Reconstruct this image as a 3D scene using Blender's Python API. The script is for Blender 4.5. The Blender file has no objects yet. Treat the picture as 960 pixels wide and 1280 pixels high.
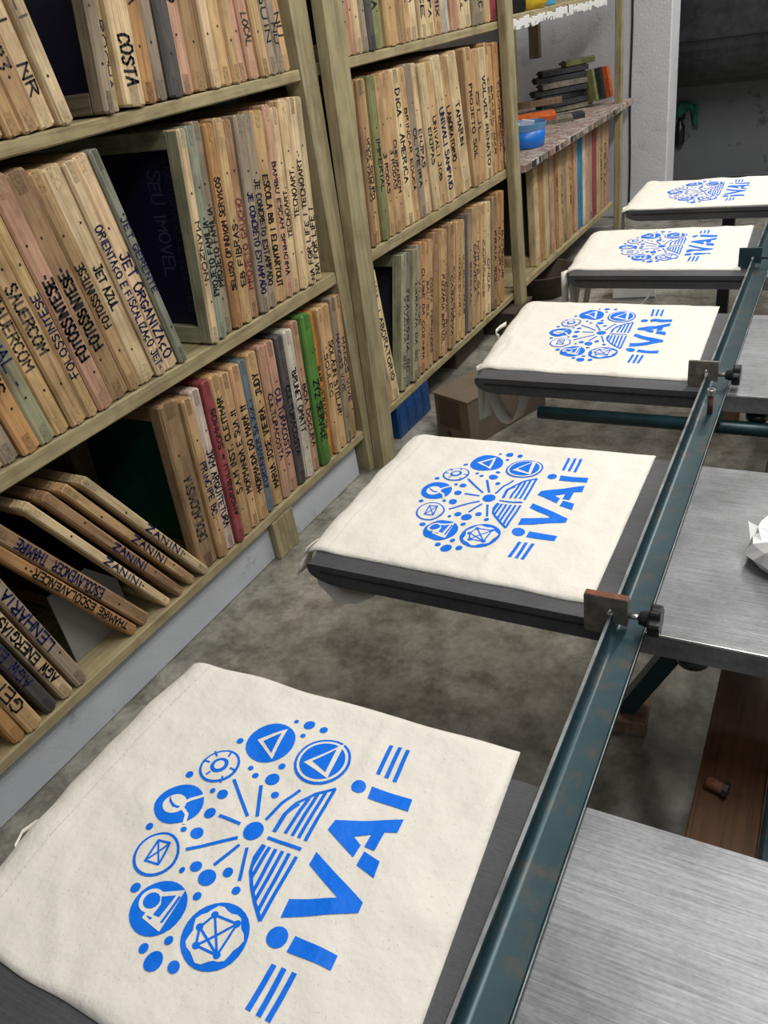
import bpy, math, random
from mathutils import Vector, Matrix, noise
from mathutils.geometry import tessellate_polygon
random.seed(7)
S = bpy.context.scene
C = S.collection
PI = math.pi
# ---------------------------------------------------------------- camera
cam = bpy.data.objects.new('camera', bpy.data.cameras.new('camera')); C.objects.link(cam)
CR, CU, CF = (0.8669847, 0.4774080, -0.1428952), (-0.1504896, 0.5241799, 0.8382054), (-0.4750688, 0.7052071, -0.5263009)
cam.matrix_world = Matrix(((CR[0], CU[0], -CF[0], 1.2193), (CR[1], CU[1], -CF[1], 0.0), (CR[2], CU[2], -CF[2], 1.1794), (0, 0, 0, 1)))
cam.data.sensor_fit = 'VERTICAL'; cam.data.sensor_height = 36.0; cam.data.lens = 1000.66 / 1280 * 36
cam.data.clip_start = .02; cam.data.clip_end = 60
S.camera = cam
# ---------------------------------------------------------------- light
S.view_settings.view_transform = 'Standard'; S.view_settings.look = 'None'
S.view_settings.gamma = 1; S.view_settings.use_curve_mapping = False
S.view_settings.exposure = 0.0
w = bpy.data.worlds.new('workshop_ambient'); S.world = w; w.use_nodes = True
w.node_tree.nodes['Background'].inputs[0].default_value = (.86, .93, 1, 1)
w.node_tree.nodes['Background'].inputs[1].default_value = .20
def area(name, loc, sx, sy, power, col=(1, .97, .92), rot=(0, 0, 0)):
    d = bpy.data.lights.new(name, 'AREA'); d.shape = 'RECTANGLE'; d.size = sx; d.size_y = sy; d.energy = power; d.color = col
    o = bpy.data.objects.new(name, d); C.objects.link(o); o.location = loc; o.rotation_euler = rot
area('tube_lamp', (1.6, 1.0, 2.4), .16, 1.3, 25)
area('tube_lamp', (1.12, 1.35, 2.5), .16, 1.3, 11)
area('tube_lamp', (1.25, 3.0, 2.4), .16, 1.3, 29)
area('tube_lamp', (1.5, 4.6, 2.5), 1.3, .16, 34)
area('tube_lamp', (2.6, 2.0, 2.4), .16, 1.3, 11)
area('tube_lamp', (2.0, -.7, 2.4), .16, 1.3, 7)
# ---------------------------------------------------------------- materials
def mat(name):
    m = bpy.data.materials.new(name); m.use_nodes = True
    nt = m.node_tree; b = nt.nodes['Principled BSDF']
    return m, nt, b
def nd(nt, t, **kw):
    n = nt.nodes.new(t)
    for k, v in kw.items():
        if k in n.inputs: n.inputs[k].default_value = v
        else: setattr(n, k, v)
    return n
def ramp(nt, fac, stops):
    r = nt.nodes.new('ShaderNodeValToRGB')
    e = r.color_ramp.elements
    while len(e) < len(stops): e.new(.5)
    for i, (p, c) in enumerate(stops):
        e[i].position = p; e[i].color = (*c, 1) if len(c) == 3 else c
    nt.links.new(fac, r.inputs[0]); return r.outputs[0]
def coords(nt, scale=(1, 1, 1), rnd=True):
    t = nt.nodes.new('ShaderNodeTexCoord'); mp = nt.nodes.new('ShaderNodeMapping')
    mp.inputs['Scale'].default_value = scale
    nt.links.new(t.outputs['Object'], mp.inputs[0])
    if not rnd: return mp.outputs[0]
    oi = nt.nodes.new('ShaderNodeObjectInfo'); a = nt.nodes.new('ShaderNodeVectorMath'); a.operation = 'ADD'
    m = nt.nodes.new('ShaderNodeMath'); m.operation = 'MULTIPLY'; m.inputs[1].default_value = 91.7
    nt.links.new(oi.outputs['Random'], m.inputs[0]); nt.links.new(m.outputs[0], a.inputs[1]); nt.links.new(mp.outputs[0], a.inputs[0])
    return a.outputs[0]
def tex(nt, vec, scale=1, detail=4, rough=.6):
    n = nd(nt, 'ShaderNodeTexNoise', Scale=scale, Detail=detail, Roughness=rough); nt.links.new(vec, n.inputs['Vector']); return n.outputs[0]
def mul(nt, a, b, fac=1.0, mode='MULTIPLY'):
    m = nt.nodes.new('ShaderNodeMix'); m.data_type = 'RGBA'; m.blend_type = mode; m.inputs[0].default_value = fac
    for i, v in ((6, a), (7, b)):
        if isinstance(v, tuple): m.inputs[i].default_value = (*v, 1)
        else: nt.links.new(v, m.inputs[i])
    return m.outputs[2]
def bump(nt, b, h, strength=.3, dist=.002):
    n = nd(nt, 'ShaderNodeBump', Strength=strength, Distance=dist); nt.links.new(h, n.inputs['Height']); nt.links.new(n.outputs[0], b.inputs['Normal'])
def wood(name, sc, rough=.6, base=None, lo=.52, stain=.62):
    m, nt, b = mat(name); v = coords(nt, sc)
    g = tex(nt, v, 1, 5, .65)
    col = ramp(nt, g, [(.3, (lo, lo * .93, lo * .85)), (.5, (.95, .94, .92)), (.7, (1.12, 1.1, 1.06))])
    v2 = coords(nt, (14, 14, 9)); s = tex(nt, v2, 1, 4, .6)
    st = ramp(nt, s, [(.3, (stain, stain * .96, stain * .95)), (.55, (1, 1, 1))])
    if base is None:
        oi = nt.nodes.new('ShaderNodeObjectInfo'); c = mul(nt, oi.outputs['Color'], col)
    else: c = mul(nt, base, col)
    c = mul(nt, c, st); nt.links.new(c, b.inputs['Base Color']); b.inputs['Roughness'].default_value = rough
    b.inputs['Specular IOR Level'].default_value = .3
    bump(nt, b, g, .25, .001); return m
M = {}
M['wv'] = wood('frame_wood_upright', (160, 160, 7))
M['wh'] = wood('frame_wood_rail', (7, 160, 160))
M['shelf_y'] = wood('treated_pine_shelf', (120, 6, 120), .7, (.40, .335, .19), .6, .7)
M['shelf_z'] = wood('treated_pine_post', (90, 90, 5), .7, (.375, .325, .19), .6, .72)
M['plank'] = wood('dark_plank_wood', (110, 5, 110), .55, (.10, .046, .022), .5, .6)
M['block'] = wood('foot_block_wood', (80, 80, 12), .8, (.25, .16, .11), .6, .7)
def plain(name, col, rough=.5, metal=0, var=.0, sc=30, bmp=0, spec=.5):
    m, nt, b = mat(name); b.inputs['Roughness'].default_value = rough; b.inputs['Metallic'].default_value = metal
    b.inputs['Specular IOR Level'].default_value = spec
    if var:
        n = tex(nt, coords(nt, (sc, sc, sc)), 1, 5, .6)
        c = ramp(nt, n, [(.3, tuple(x * (1 - var) for x in col)), (.7, tuple(min(1, x * (1 + var * .6)) for x in col))])
        nt.links.new(c, b.inputs['Base Color'])
        if bmp: bump(nt, b, n, bmp, .001)
    else: b.inputs['Base Color'].default_value = (*col, 1)
    return m
M['ink_black'] = plain('black_marker', (.012, .012, .016), .6)
M['ink_navy'] = plain('navy_marker', (.012, .016, .085), .6)
M['ink_red'] = plain('faded_red_marker', (.30, .06, .05), .6)
M['ink_grey'] = plain('faded_marker', (.09, .075, .06), .7)
M['nail'] = plain('rusty_nail', (.03, .022, .018), .6, .3)
M['mesh_navy'] = plain('navy_screen_mesh', (.011, .009, .035), .45, 0, .3, 6)
M['mesh_green'] = plain('green_screen_mesh', (.004, .062, .045), .5, 0, .3, 6)
M['mesh_pale'] = plain('screen_text_tone', (.075, .07, .13), .5)
M['mesh_dark'] = plain('dark_screen_mesh', (.02, .022, .03), .5, 0, .3, 6)
M['black_plastic'] = plain('black_plastic', (.012, .012, .013), .3)
M['dark_metal'] = plain('dark_painted_metal', (.018, .02, .026), .42, 0, .35, 8)
M['steel_grey'] = plain('zinc_plate', (.19, .175, .15), .5, .4, .45, 70, .3)
M['teal_plate'] = plain('teal_plate', (.018, .045, .055), .45, .2, .3, 40)
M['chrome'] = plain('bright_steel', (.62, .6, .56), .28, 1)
M['rust'] = plain('rust', (.16, .055, .025), .75, 0, .5, 120)
M['blue_plastic'] = plain('blue_plastic', (.01, .17, .62), .35, 0, .12, 12)
M['blue_box'] = plain('blue_corrugated_plastic', (.004, .05, .19), .45, 0, .25, 10)
M['clear_blue'] = plain('pale_blue_plastic', (.12, .27, .5), .3)
M['yellow'] = plain('yellow_plastic', (.75, .52, .02), .45, 0, .25, 30)
M['cyan'] = plain('cyan_plastic', (.08, .45, .72), .4)
M['orange'] = plain('orange_plastic', (.62, .13, .025), .55, 0, .35, 40)
M['rubber'] = plain('inky_rubber', (.035, .036, .042), .6, 0, .5, 60)
M['rubber_pale'] = plain('inky_wood', (.20, .175, .14), .7, 0, .45, 50)
M['olive'] = plain('olive_paint', (.16, .17, .065), .5, 0, .3, 30)
M['red_dark'] = plain('dark_red_paint', (.14, .018, .02), .5, 0, .4, 30)
M['blue_dark'] = plain('dark_blue_paint', (.02, .10, .17), .5, 0, .4, 30)
M['paper'] = plain('white_paper', (.78, .78, .78), .6)
M['cloth_green'] = plain('green_cloth', (.018, .17, .11), .8, 0, .35, 20)
M['cardboard'] = plain('brown_cardboard', (.155, .115, .08), .8, 0, .2, 14)
M['card_tan'] = plain('tan_cardboard', (.33, .215, .115), .8, 0, .15, 10)
M['card_dark'] = plain('cardboard_slot', (.075, .055, .038), .9)
M['grey_card'] = plain('grey_sheet', (.30, .29, .275), .7, 0, .12, 6)
M['white_paint'] = plain('white_gloss_paint', (.82, .82, .80), .35, 0, .06, 60)
M['cable_black'] = plain('black_cable', (.012, .012, .014), .5)
M['cable_white'] = plain('white_cable', (.55, .53, .47), .5)
M['basket'] = plain('dark_brown_tray', (.055, .036, .024), .7, 0, .4, 30)
M['seam'] = plain('cotton_stitching', (.70, .655, .575), .9)
# cotton canvas
def cotton(name, col, printed=False):
    m, nt, b = mat(name); v = coords(nt, (1, 1, 1))
    n = tex(nt, v, 900, 2, .5); big = tex(nt, v, 13, 4, .55); mid = tex(nt, v, 60, 3, .55)
    sp = tex(nt, v, 420, 1, .5)
    c = ramp(nt, big, [(.3, tuple(x * .955 for x in col)), (.65, col)])
    if not printed:
        fl = ramp(nt, sp, [(.27, (.70, .58, .44)), (.32, (1, 1, 1))]); c = mul(nt, c, fl, .45)
    nt.links.new(c, b.inputs['Base Color']); b.inputs['Roughness'].default_value = .55 if printed else .9
    b.inputs['Specular IOR Level'].default_value = .25 if printed else .15
    a = nt.nodes.new('ShaderNodeMath'); a.operation = 'MULTIPLY_ADD'; a.inputs[1].default_value = .05
    nt.links.new(n, a.inputs[0]); 
    a2 = nt.nodes.new('ShaderNodeMath'); a2.operation = 'MULTIPLY_ADD'; a2.inputs[1].default_value = 2.2
    nt.links.new(big, a2.inputs[0]); md = nt.nodes.new('ShaderNodeMath'); md.operation = 'MULTIPLY'; md.inputs[1].default_value = .45; nt.links.new(mid, md.inputs[0]); nt.links.new(md.outputs[0], a2.inputs[2]); nt.links.new(a2.outputs[0], a.inputs[2])
    bump(nt, b, a.outputs[0], .5, .006); return m
M['cotton'] = cotton('natural_cotton', (.79, .755, .68))
M['print_blue'] = cotton('blue_print_ink', (.002, .165, .80), True)
# concrete floor
m, nt, b = mat('polished_concrete'); v = coords(nt, (1, 1, 1), False)
n1 = tex(nt, v, 2.3, 8, .62); n2 = tex(nt, v, 11, 6, .7); n3 = tex(nt, v, 60, 3, .6)
c = ramp(nt, n1, [(.3, (.13, .122, .10)), (.5, (.29, .275, .232)), (.70, (.45, .43, .37))])
c = mul(nt, c, ramp(nt, n2, [(.36, (.42, .40, .37)), (.56, (1, 1, 1))]), .9)
c = mul(nt, c, ramp(nt, n3, [(.35, (.8, .8, .8)), (.6, (1.05, 1.05, 1.05))]))
nt.links.new(c, b.inputs['Base Color']); r = ramp(nt, n2, [(.3, (.42,) * 3), (.7, (.2,) * 3)]); nt.links.new(r, b.inputs['Roughness'])
bump(nt, b, n2, .08, .002); M['floor'] = m
# plaster
def plaster(name, col, marks=.0, sc=9, bm=.6):
    m, nt, b = mat(name); v = coords(nt, (1, 1, 1), False)
    n = tex(nt, v, sc, 6, .6); f = tex(nt, v, 75, 5, .6); s = tex(nt, v, 6, 8, .75)
    c = ramp(nt, n, [(.3, tuple(x * .9 for x in col)), (.7, col)])
    if marks: c = mul(nt, c, ramp(nt, s, [(.35, (.3, .3, .3)), (.42, (1, 1, 1))]), marks)
    nt.links.new(c, b.inputs['Base Color']); b.inputs['Roughness'].default_value = .75
    bump(nt, b, f, bm, .004); return m
M['pillar'] = plaster('pillar_plaster', (.70, .71, .74), .25)
M['wall'] = plaster('wall_plaster', (.50, .48, .48), .5)
M['wall_far'] = plaster('far_wall_plaster', (.20, .21, .225), .75, 5, .2)
M['plinth'] = plaster('painted_plinth', (.52, .54, .58), .55, 7, .25)
M['hood'] = plain('black_sheet_metal', (.036, .038, .043), .42, .2, .5, 18)
# metals
def plate(name, lo, hi, rough, metal, dirt):
    m, nt, b = mat(name); v = coords(nt, (14, 520, 60)); g = tex(nt, v, 1, 4, .6); v2 = coords(nt, (5, 5, 5)); d = tex(nt, v2, 1, 6, .65)
    v3 = coords(nt, (170, 420, 60)); s = tex(nt, v3, 1, 3, .6)
    c = ramp(nt, g, [(.3, lo), (.7, hi)])
    c = mul(nt, c, ramp(nt, d, [(.32, (dirt,) * 3), (.6, (1, 1, 1))])); c = mul(nt, c, ramp(nt, s, [(.32, (.72, .72, .72)), (.55, (1.04,) * 3)]), .6)
    nt.links.new(c, b.inputs['Base Color']); b.inputs['Metallic'].default_value = metal
    nt.links.new(ramp(nt, d, [(.3, (rough + .15,) * 3), (.7, (rough,) * 3)]), b.inputs['Roughness']); bump(nt, b, g, .12, .0006); return m
M['plate_dark'] = plate('dark_rubber_board', (.058, .059, .064), (.082, .083, .089), .55, .0, .7)
M['plate_bright'] = plate('brushed_steel_board', (.175, .18, .19), (.31, .317, .33), .46, .4, .55)
m, nt, b = mat('teal_rail_paint'); v = coords(nt, (1, 1, 1)); n = tex(nt, v, 9, 6, .7); d = tex(nt, v, 40, 4, .6); ts = tex(nt, v, 330, 1, .5)
c = ramp(nt, n, [(.3, (.010, .034, .042)), (.7, (.026, .062, .074))])
c = mul(nt, c, (.085, .062, .045), 0, 'MIX'); mx = nt.nodes[-1]
nt.links.new(ramp(nt, d, [(.52, (0, 0, 0)), (.72, (.75, .75, .75))]), mx.inputs[0])
c = mul(nt, c, (.4, .42, .4), 0, 'MIX'); nt.links.new(ramp(nt, ts, [(.74, (0, 0, 0)), (.78, (.8, .8, .8))]), nt.nodes[-1].inputs[0])
nt.links.new(c, b.inputs['Base Color']); b.inputs['Roughness'].default_value = .33; b.inputs['Metallic'].default_value = .35; M['teal'] = m
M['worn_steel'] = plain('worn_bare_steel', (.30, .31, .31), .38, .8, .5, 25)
M['teal_tube'] = plain('dark_teal_paint', (.012, .042, .052), .35, .2, .3, 30)
# paint spattered table board
m, nt, b = mat('paint_spattered_board'); v = coords(nt, (1, 1, 1), False); n = tex(nt, v, 16, 6, .7); n2 = tex(nt, v, 34, 4, .7); n3 = tex(nt, v, 9, 4, .6)
c = ramp(nt, n, [(.3, (.16, .13, .10)), (.42, (.42, .40, .36)), (.5, (.33, .15, .11)), (.56, (.50, .48, .44)), (.66, (.36, .30, .2)), (.74, (.06, .17, .17))])
c = mul(nt, c, ramp(nt, n2, [(.35, (.45, .42, .4)), (.55, (1.1, 1.1, 1.1))])); c = mul(nt, c, (.52, .52, .49), 0, 'MIX'); 
nt.links.new(ramp(nt, n3, [(.45, (0, 0, 0)), (.6, (.8, .8, .8))]), nt.nodes[-1].inputs[0])
nt.links.new(c, b.inputs['Base Color']); b.inputs['Roughness'].default_value = .55; M['paint_board'] = m
# ---------------------------------------------------------------- mesh helpers
class MB:
    def __init__(s): s.v = []; s.f = []; s.m = []
    def add(s, vs, fs, mi=0):
        o = len(s.v); s.v += [tuple(v) for v in vs]; s.f += [tuple(i + o for i in f) for f in fs]; s.m += [mi] * len(fs); return s
    def box(s, x0, x1, y0, y1, z0, z1, c=.0, mi=0, T=None):
        if c <= 0:
            vs = [(x, y, z) for x in (x0, x1) for y in (y0, y1) for z in (z0, z1)]
            fs = [(0, 1, 3, 2), (4, 6, 7, 5), (0, 4, 5, 1), (2, 3, 7, 6), (0, 2, 6, 4), (1, 5, 7, 3)]
        else:
            lo = (x0, y0, z0); hi = (x1, y1, z1); vs = []; idx = {}
            for sx in (0, 1):
                for sy in (0, 1):
                    for sz in (0, 1):
                        for ax in range(3):
                            p = [(lo, hi)[q][i] + ((c if q == 0 else -c) if i != ax else 0) for i, q in enumerate((sx, sy, sz))]
                            idx[(sx, sy, sz, ax)] = len(vs); vs.append(tuple(p))
            fs = []
            for ax in range(3):
                a, bb = [(1, 2), (2, 0), (0, 1)][ax]
                for q in (0, 1):
                    loop = []
                    for (i, j) in ((0, 0), (1, 0), (1, 1), (0, 1)):
                        k = [0, 0, 0]; k[ax] = q; k[a] = i; k[bb] = j; loop.append(idx[(*k, ax)])
                    fs.append(tuple(loop if q else loop[::-1]))
            for ax in range(3):
                a, bb = [(1, 2), (2, 0), (0, 1)][ax]
                for i in (0, 1):
                    for j in (0, 1):
                        def id_(q, which):
                            k = [0, 0, 0]; k[ax] = q; k[a] = i; k[bb] = j; return idx[(*k, which)]
                        l = [id_(0, a), id_(1, a), id_(1, bb), id_(0, bb)]
                        fs.append(tuple(l if (i == j) else l[::-1]))
            for (sx, sy, sz) in [(x, y, z) for x in (0, 1) for y in (0, 1) for z in (0, 1)]:
                l = [idx[(sx, sy, sz, 0)], idx[(sx, sy, sz, 1)], idx[(sx, sy, sz, 2)]]
                fs.append(tuple(l if (sx + sy + sz) % 2 else l[::-1]))
        if T: vs = [T @ Vector(v) for v in vs]
        return s.add(vs, fs, mi)
    def prism(s, prof, axis, a0, a1, mi=0, T=None):
        # prof: list of 2-D points in the plane across `axis`; (y,z) for x, (x,z) for y, (x,y) for z
        def pt(q, a): return {'x': (a, q[0], q[1]), 'y': (q[0], a, q[1]), 'z': (q[0], q[1], a)}[axis]
        n = len(prof); vs = [pt(q, a0) for q in prof] + [pt(q, a1) for q in prof]
        if T: vs = [T @ Vector(v) for v in vs]
        fs = [(i, (i + 1) % n, n + (i + 1) % n, n + i) for i in range(n)] + [tuple(range(n))[::-1], tuple(range(n, 2 * n))]
        return s.add(vs, fs, mi)
    def tube(s, pts, r, n=10, mi=0, cap=True):
        pts = [Vector(p) for p in pts]; rs = r if isinstance(r, (list, tuple)) else [r] * len(pts); o = len(s.v); vs = []
        up = Vector((0, 0, 1))
        t0 = (pts[1] - pts[0]).normalized()
        if abs(t0.dot(up)) > .9: up = Vector((1, 0, 0))
        for i, p in enumerate(pts):
            t = (pts[min(i + 1, len(pts) - 1)] - pts[max(i - 1, 0)]).normalized()
            a = (up - t * up.dot(t)).normalized(); bb = t.cross(a); up = a
            for k in range(n):
                q = 2 * PI * k / n; vs.append(p + (a * math.cos(q) + bb * math.sin(q)) * rs[i])
        fs = [(i * n + k, i * n + (k + 1) % n, (i + 1) * n + (k + 1) % n, (i + 1) * n + k) for i in range(len(pts) - 1) for k in range(n)]
        if cap: fs += [tuple(range(n))[::-1], tuple(range((len(pts) - 1) * n, len(pts) * n))]
        return s.add(vs, fs, mi)
    def lathe(s, prof, n=24, mi=0, T=None, sx=1, sy=1):
        vs = []; m_ = len(prof)
        for k in range(n):
            q = 2 * PI * k / n; vs += [(p[0] * math.cos(q) * sx, p[0] * math.sin(q) * sy, p[1]) for p in prof]
        if T: vs = [T @ Vector(v) for v in vs]
        fs = [(k * m_ + i, ((k + 1) % n) * m_ + i, ((k + 1) % n) * m_ + i + 1, k * m_ + i + 1) for k in range(n) for i in range(m_ - 1)]
        return s.add(vs, fs, mi)
    def ribbon(s, pts, side, wd, th=.0012, mi=0):
        # strap: path points, side vector, width
        sd = Vector(side).normalized() * wd / 2; vs = []
        pts = [Vector(p) for p in pts]
        for i, p in enumerate(pts):
            t = (pts[min(i + 1, len(pts) - 1)] - pts[max(i - 1, 0)]).normalized(); nn = t.cross(sd).normalized() * th / 2
            vs += [p - sd - nn, p + sd - nn, p + sd + nn, p - sd + nn]
        fs = []
        for i in range(len(pts) - 1):
            a = i * 4; bq = a + 4
            fs += [(a + k, a + (k + 1) % 4, bq + (k + 1) % 4, bq + k) for k in range(4)]
        fs += [(3, 2, 1, 0), tuple(len(vs) - 4 + k for k in range(4))]
        return s.add(vs, fs, mi)
    def mesh(s, name, mats, smooth=False):
        me = bpy.data.meshes.new(name); me.from_pydata(s.v, [], s.f)
        for q in (mats if isinstance(mats, list) else [mats]): me.materials.append(M[q])
        if any(s.m): me.polygons.foreach_set('material_index', s.m)
        if smooth: me.polygons.foreach_set('use_smooth', [True] * len(me.polygons))
        me.update(); return me
    def obj(s, name, mats, parent=None, smooth=False, loc=None, rot=None, col=None):
        return link(name, s.mesh(name, mats, smooth), parent, loc, rot, col)
def link(name, me, parent=None, loc=None, rot=None, col=None):
    o = bpy.data.objects.new(name, me); C.objects.link(o)
    if parent: o.parent = parent
    if loc is not None: o.location = loc
    if rot is not None: o.rotation_euler = rot
    if col: o.color = (*col, 1)
    return o
def tag(o, label, cat, group=None):
    o['label'] = label; o['category'] = cat
    if group: o['group'] = group
    return o
def thing(name, label, cat, loc=(0, 0, 0), rot=(0, 0, 0), group=None):
    o = bpy.data.objects.new(name, None); C.objects.link(o); o.location = loc; o.rotation_euler = rot; o.empty_display_size = .05
    return tag(o, label, cat, group)
def struct(o): o['kind'] = 'structure'; return o
# table frame
PHI = 0.03020946; OX, OY, TZ = 0.5921, 0.0985, 0.545; PITCH = 0.64072
def TP(u, v, z=TZ): return Vector((OX + u * math.cos(PHI) - v * math.sin(PHI), OY + u * math.sin(PHI) + v * math.cos(PHI), z))
# ---------------------------------------------------------------- setting
struct(MB().box(-.75, 4, -1.6, 6.0, -.06, 0).obj('floor', 'floor'))
struct(MB().box(-.75, -.6, -1.6, 6.0, 0, 2.7).obj('wall_left', 'wall'))
struct(MB().box(-.6, 4, 5.6, 5.75, 0, 2.7).obj('wall_back', 'wall_far'))
struct(MB().box(-.6, .215, 4.72, 4.90, 0, 2.7, .006).obj('wall_pillar', 'pillar'))
struct(MB().box(-.12, -.02, -1.4, 1.745, 0, .112, .003).obj('baseboard_left', 'plinth'))
# ---------------------------------------------------------------- shelving
ZA, ZB, ZC = 1.090, .613, .140
def shelf(parent, y0, y1, z0, z1, x1=0.0, x0=-.56, mt='shelf_y', name='shelf_board'):
    return MB().box(x0, x1, y0, y1, z0, z1, .003).obj(name, mt, parent)
def post(parent, x0, x1, y0, y1, z1=2.2, name='post'):
    return MB().box(x0, x1, y0, y1, 0, z1, .003).obj(name, 'shelf_z', parent)
bay = thing('shelving_bay', 'nearest wooden shelving bay, on the white plinth at left', 'shelving', (0, 0, 0), group='wooden shelving bays along the left wall')
for z0, z1 in ((.114, ZC), (.580, ZB), (1.065, ZA)): shelf(bay, -.62, 1.773, z0, z1)
MB().prism([(1.775, 0), (1.828, 0), (1.862, 2.2), (1.777, 2.2)], 'x', -.05, .0).obj('post', 'shelf_z', bay); post(bay, -.56, -.50, 1.762, 1.84); post(bay, -.05, .012, -.70, -.622); post(bay, -.56, -.50, -.70, -.622)
MB().box(-.018, .0, 1.295, 1.385, 0, .113, .002).obj('leg', 'shelf_z', bay)
bay = thing('shelving_bay', 'middle wooden shelving bay, above the blue archive boxes', 'shelving', (0, 0, 0), group='wooden shelving bays along the left wall')
for z0, z1, ys in ((.114, ZC, 1.863), (.580, ZB, 1.863), (1.065, ZA, 1.863)): shelf(bay, ys, 3.064, z0, z1)
MB().prism([(1.800, 0), (1.876, 0), (2.013, 2.2), (1.914, 2.2)], 'x', .003, .034).obj('post', 'shelf_z', bay); post(bay, -.56, -.50, 1.865, 1.93); post(bay, .001, .034, 2.998, 3.064); post(bay, -.56, -.50, 3.0, 3.064)
bay = thing('shelving_bay', 'farthest shelving bay, with the paint-spattered work shelf beside the pillar', 'shelving', (0, 0, 0), group='wooden shelving bays along the left wall')
shelf(bay, 3.068, 4.47, .118, .145); shelf(bay, 3.068, 4.66, .583, ZB, .05, -.58, 'paint_board', 'work_shelf')
shelf(bay, 3.068, 4.47, 1.072, 1.098)
post(bay, -.0, .034, 4.475, 4.513); post(bay, -.58, -.53, 4.475, 4.555)
MB().box(-.50, -.44, 3.068, 3.11, .90, 1.07, .002).obj('bracket', 'shelf_z', bay); MB().box(-.42, -.37, 4.43, 4.473, .86, 1.07, .002).obj('bracket', 'shelf_z', bay)
# white paint crust dripping from the front edge of the top shelf
mb = MB(); yy = 3.085; rr = random.Random(3)
while yy < 4.30:
    wd = rr.uniform(.012, .03); dn = rr.uniform(.0, .016); upz = rr.uniform(-.012, .006)
    mb.box(.0005, .004 + rr.uniform(0, .005), yy, yy + wd, 1.062 - dn, 1.082 + upz, .002); yy += wd * rr.uniform(.55, .9)
mb.obj('paint_drips', 'white_paint', bay)['kind'] = 'stuff'
MB().box(.0045, .0095, 3.735, 3.75, 1.058, 1.09, .002).obj('paint_drip', 'red_dark', bay)['label'] = 'red paint drip on the white edge'
# crust along the work shelf front
mb = MB(); yy = 3.08
while yy < 4.35:
    wd = rr.uniform(.015, .05); mb.box(.0505, .0525 + rr.uniform(0, .004), yy, yy + wd, .585 + rr.uniform(0, .008), .613 - rr.uniform(0, .004), .0015, rr.choice([0, 0, 0, 1, 2, 3])); yy += wd * rr.uniform(1.2, 3.2)
o = mb.obj('paint_crust', ['rubber_pale', 'steel_grey', 'block', 'rubber'], bay); o['kind'] = 'stuff'
# ---------------------------------------------------------------- handwriting
FONT = {'A': '00 26 40,13 33', 'B': '00 06 35 34 23 03,23 42 41 30 00', 'C': '45 36 16 04 02 10 30 41', 'D': '00 06 26 44 42 20 00', 'E': '40 00 06 46,03 33', 'F': '00 06 46,03 33',
 'G': '45 26 05 02 10 30 42 22', 'H': '00 06,03 43,46 40', 'I': '20 26', 'J': '16 46,36 31 20 10 01', 'K': '00 06,46 02,13 40', 'L': '06 00 40', 'M': '00 06 23 46 40', 'N': '00 06 40 46',
 'O': '16 04 02 10 30 42 44 36 16', 'P': '00 06 36 45 34 03', 'Q': '16 04 02 10 30 42 44 36 16,22 40', 'R': '00 06 36 45 34 03,23 40', 'S': '45 36 16 05 14 33 42 30 10 01', 'T': '06 46,26 20',
 'U': '06 01 10 30 41 46', 'V': '06 20 46', 'W': '06 10 24 30 46', 'X': '06 40,00 46', 'Y': '06 23 46,23 20', 'Z': '06 46 00 40', '0': '16 04 02 10 30 42 44 36 16', '1': '14 26 20', '2': '05 16 36 44 00 40',
 '3': '06 46 23 42 30 10 01', '5': '46 06 04 33 42 30 00', '-': '13 33', '.': '20 21', '=': '04 44,02 42', 'c': '35 14 02 20 40,20 1-', '/': '00 46'}
def glyph(ch):
    out = []
    for st in FONT.get(ch, '').split(','):
        pts = []
        for t in st.split():
            pts.append((int(t[0]), -1 if t[1] == '-' else int(t[1])))
        if len(pts) > 1: out.append(pts)
    return out
def text_mesh(text, length, height, seed, mt, bold=.15):
    r = random.Random(seed); mb = MB(); wf = lambda ch: .55 if ch in 'I1.' else (.7 if ch in ' -' else 1.12 if ch in 'MWO' else 1); adv = length / max(.5, sum(wf(ch) for ch in text)); x = 0; hw = height * bold / 2
    for ch in text:
        cw = adv * wf(ch) * .74
        if ch != ' ':
            jy = r.uniform(-.05, .05) * height; sk = r.uniform(-.12, .16); sc = r.uniform(.88, 1.1); ww = cw
            for st in glyph(ch):
                P = [Vector((x + (a / 4 * ww) + sk * b_ / 6 * height * .4 + r.uniform(-.04, .04) * cw, b_ / 6 * height * sc + jy + r.uniform(-.03, .03) * height, 0)) for a, b_ in st]
                for p, q in zip(P, P[1:]):
                    d = (q - p)
                    if d.length < 1e-6: continue
                    d.normalize(); nn = Vector((-d.y, d.x, 0)) * hw; e = d * hw * .8
                    mb.add([p - e - nn, q + e - nn, q + e + nn, p - e + nn], [(0, 1, 2, 3)])
        x += adv * wf(ch)
    return mb
# ---------------------------------------------------------------- screen frames
COL = {'P': (.62, .405, .205), 'L': (.75, .575, .345), 'O': (.57, .31, .135), 'K': (.60, .36, .24), 'G': (.37, .30, .22), 'B': (.40, .255, .14), 'V': (.26, .27, .12), 'N': (.11, .27, .06),
 'R': (.72, .27, .045), 'U': (.15, .205, .245), 'S': (.05, .26, .40), 'D': (.36, .075, .085), 'W': (.68, .63, .52), 'X': (.11, .10, .10), 'M': (.40, .40, .26), 'T': (.315, .325, .25), 'H': (.66, .53, .44)}
CN = {'P': 'pine', 'L': 'pale pine', 'O': 'orange-brown', 'K': 'pinkish wood', 'G': 'grey weathered', 'B': 'brown', 'V': 'olive green', 'N': 'bright green', 'R': 'bright orange', 'U': 'slate blue', 'S': 'sky blue', 'D': 'red stained',
 'W': 'off-white', 'X': 'blackened', 'M': 'pale green', 'T': 'grey-green', 'H': 'whitish pink'}
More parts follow.
